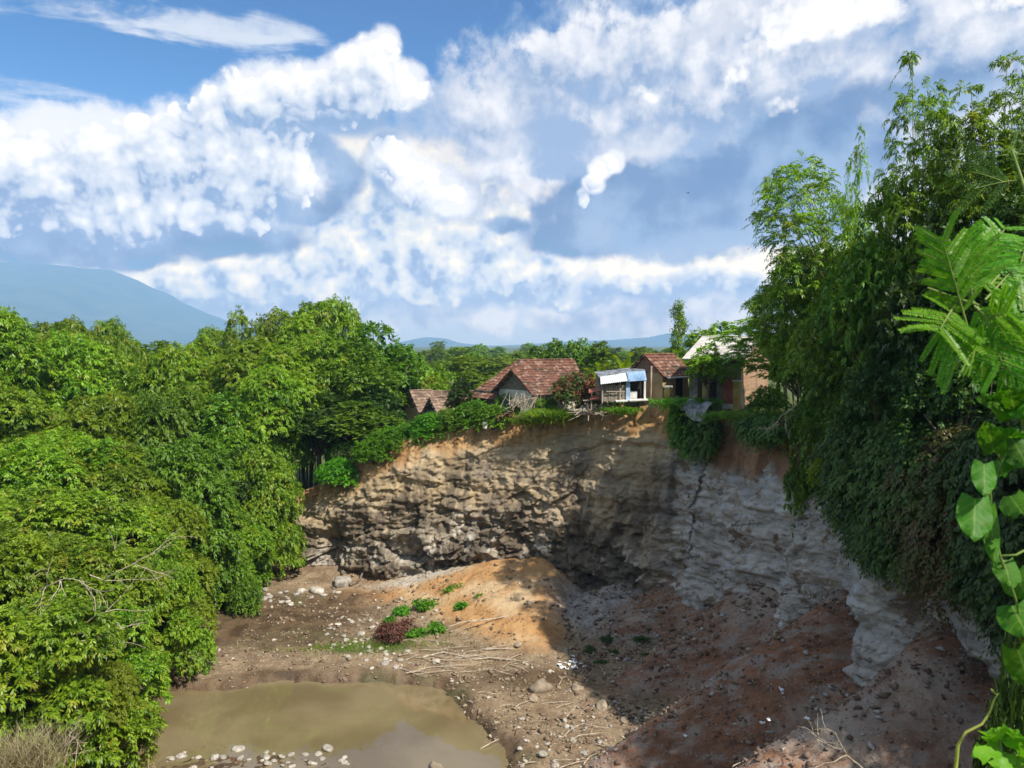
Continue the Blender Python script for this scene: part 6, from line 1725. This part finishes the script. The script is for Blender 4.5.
for (bx, by), (tx, ty), w, ro in [((1016, 418), (1008, 384), 40, .2), ((1018, 384), (1030, 420), 40, -.2), ((994, 452), (986, 420), 26, .5), ((1000, 448), (1020, 428), 34, -.3), ((1012, 438), (1030, 470), 34, .2), ((984, 464), (985, 498), 24, .5), ((998, 460), (1004, 478), 30, -.4), ((1008, 452), (1022, 462), 24, .3),
        ((975, 499), (974, 543), 33, .3), ((990, 512), (996, 568), 22, .9), ((1010, 496), (1026, 518), 30, .1), ((992, 534), (990, 550), 16, .4), ((1004, 560), (1012, 590), 26, .5), ((1014, 574), (1030, 600), 34, -.3), ((1012, 606), (1030, 640), 38, .2), ((1018, 650), (1032, 690), 34, .3), ((980, 396), (1004, 412), 12, .6), ((1004, 404), (980, 394), 10, .4)]:
    V, F = heart_leaf(at(bx, by, HY + rn.normal() * .01), at(tx, ty, HY - .03 + rn.normal() * .015), w / FPX * HY, ro)
    link('leaf', raw_mesh('heart_leaf', V - voff, F, 4, M_HEART, True, HATT), tv)
# bright lobed plant and its tendril at the bottom right
q = at(1000, 800, 1.3); tb_ = thing('lobed_plant', 'bright yellow green plant with lobed leaves at the bottom right corner', 'plant', (q[0], q[1], gz(q[0], q[1]))); o2 = np.array(tb_.location)
b = MB(); b.tube([(0, 0, -.05), at(1004, 790, 1.3) - o2, at(1002, 760, 1.3) - o2, at(1000, 738, 1.3) - o2], [.004, .0035, .003, .002], 6); b.tube([at(1004, 775, 1.3) - o2, at(1020, 752, 1.3) - o2], [.0025, .002], 5); b.build('stem', M_STEM, tb_, True)
M_LOBE = leaf_mat('fresh_lobed_leaf', (0.13, 0.38, 0.012, 1), (0.24, 0.50, 0.03, 1), .5, .5, objvar=.03, scale=20); add_veins(M_LOBE, .4)
for (bx, by), (tx, ty), w, ro in [((1002, 742), (992, 726), 26, .2), ((1003, 742), (1020, 730), 24, -.3), ((1000, 748), (968, 757), 18, .1), ((1004, 752), (1000, 775), 26, .2), ((1016, 750), (1030, 738), 22, .2), ((1014, 758), (1030, 775), 24, .2)]:
    V, F = heart_leaf(at(bx, by, 1.3), at(tx, ty, 1.27), w / FPX * 1.3, ro, lobes=True)
    link('leaf', raw_mesh('lobed_leaf', V - o2, F, 4, M_LOBE, True, HATT), tb_)
pts = [(952, 800), (956, 765), (958, 745), (966, 732), (982, 724), (990, 712), (994, 700), (999, 693)]
q = at(952, 800, 1.25); b = MB(); b.tube([(at(px, py, 1.25 - .004 * i) - q) for i, (px, py) in enumerate(pts)], [.0032, .003, .0027, .0024, .002, .0018, .0014, .0009], 6)
b.tube([at(997, 695, 1.22) - q, at(991, 689, 1.22) - q], [.0012, .0008], 5)
b.tube([(0, 0, gz(q[0], q[1]) - q[2] - .05), (0, 0, 0)], [.0036, .0032], 6)
tag(b.build('vine_tendril', noisy('tendril_skin', (0.36, 0.40, 0.06, 1), (0.50, 0.50, 0.10, 1), 20, .5, .2, .002), None, True, loc=tuple(q)), 'thin yellow green tendril curling up at the bottom right', 'tendril')
# bushes on the near slope, right; dark leaf colour stands in for shade
for px, py, Y, w, k, mt, lab in [(1018, 660, 7.0, 90, 'bush_a', LM['dark'], 'dim green bush behind the tendril at the lower right edge'), (1056, 570, 8.0, 110, 'bush_a', LM['dark'], 'shade-coloured bush at the right edge behind the vine'), (1010, 730, 5.0, 80, 'bush_b', LM['dark'], 'dark low bush behind the bright lobed plant')]:
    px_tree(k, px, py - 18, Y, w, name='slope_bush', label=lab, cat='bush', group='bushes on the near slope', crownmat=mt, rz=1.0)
# bird
q = at(688, 193, 160.0); tbird = thing('bird', 'tiny dark bird flying before the blue-grey cloud', 'bird', tuple(q), .6)
b = MB(); b.tube([(-.34, 0, 0), (-.22, 0, .01), (-.05, 0, .02), (.12, 0, .03), (.20, 0, .04), (.26, 0, .04), (.31, 0, .03)], [.012, .04, .075, .07, .04, .045, .008], 8)
b.poly([(.10, .05, .04), (.08, .30, .16), (.0, .56, .10), (-.10, .30, .14), (-.10, .05, .03), (.10, .05, .02), (.08, .30, .145), (0, .56, .095), (-.10, .30, .125), (-.10, .05, .01)], [(0, 1, 3, 4), (1, 2, 3), (5, 9, 8, 6), (6, 8, 7), (0, 5, 6, 1), (1, 6, 7, 2), (4, 3, 8, 9), (3, 2, 7, 8)])
b.poly([(.10, -.05, .04), (.08, -.30, .16), (.0, -.56, .10), (-.10, -.30, .14), (-.10, -.05, .03), (.10, -.05, .02), (.08, -.30, .145), (0, -.56, .095), (-.10, -.30, .125), (-.10, -.05, .01)], [(4, 3, 1, 0), (3, 2, 1), (6, 8, 9, 5), (7, 8, 6), (1, 6, 5, 0), (2, 7, 6, 1), (9, 8, 3, 4), (8, 7, 2, 3)])
b.poly([(-.30, .03, .005), (-.30, -.03, .005), (-.46, -.07, 0), (-.46, .07, 0), (-.30, 0, -.01)], [(0, 1, 2, 3), (0, 4, 1), (0, 3, 4), (1, 4, 2), (2, 4, 3)])
b.build('body', M_DARK, tbird, True)
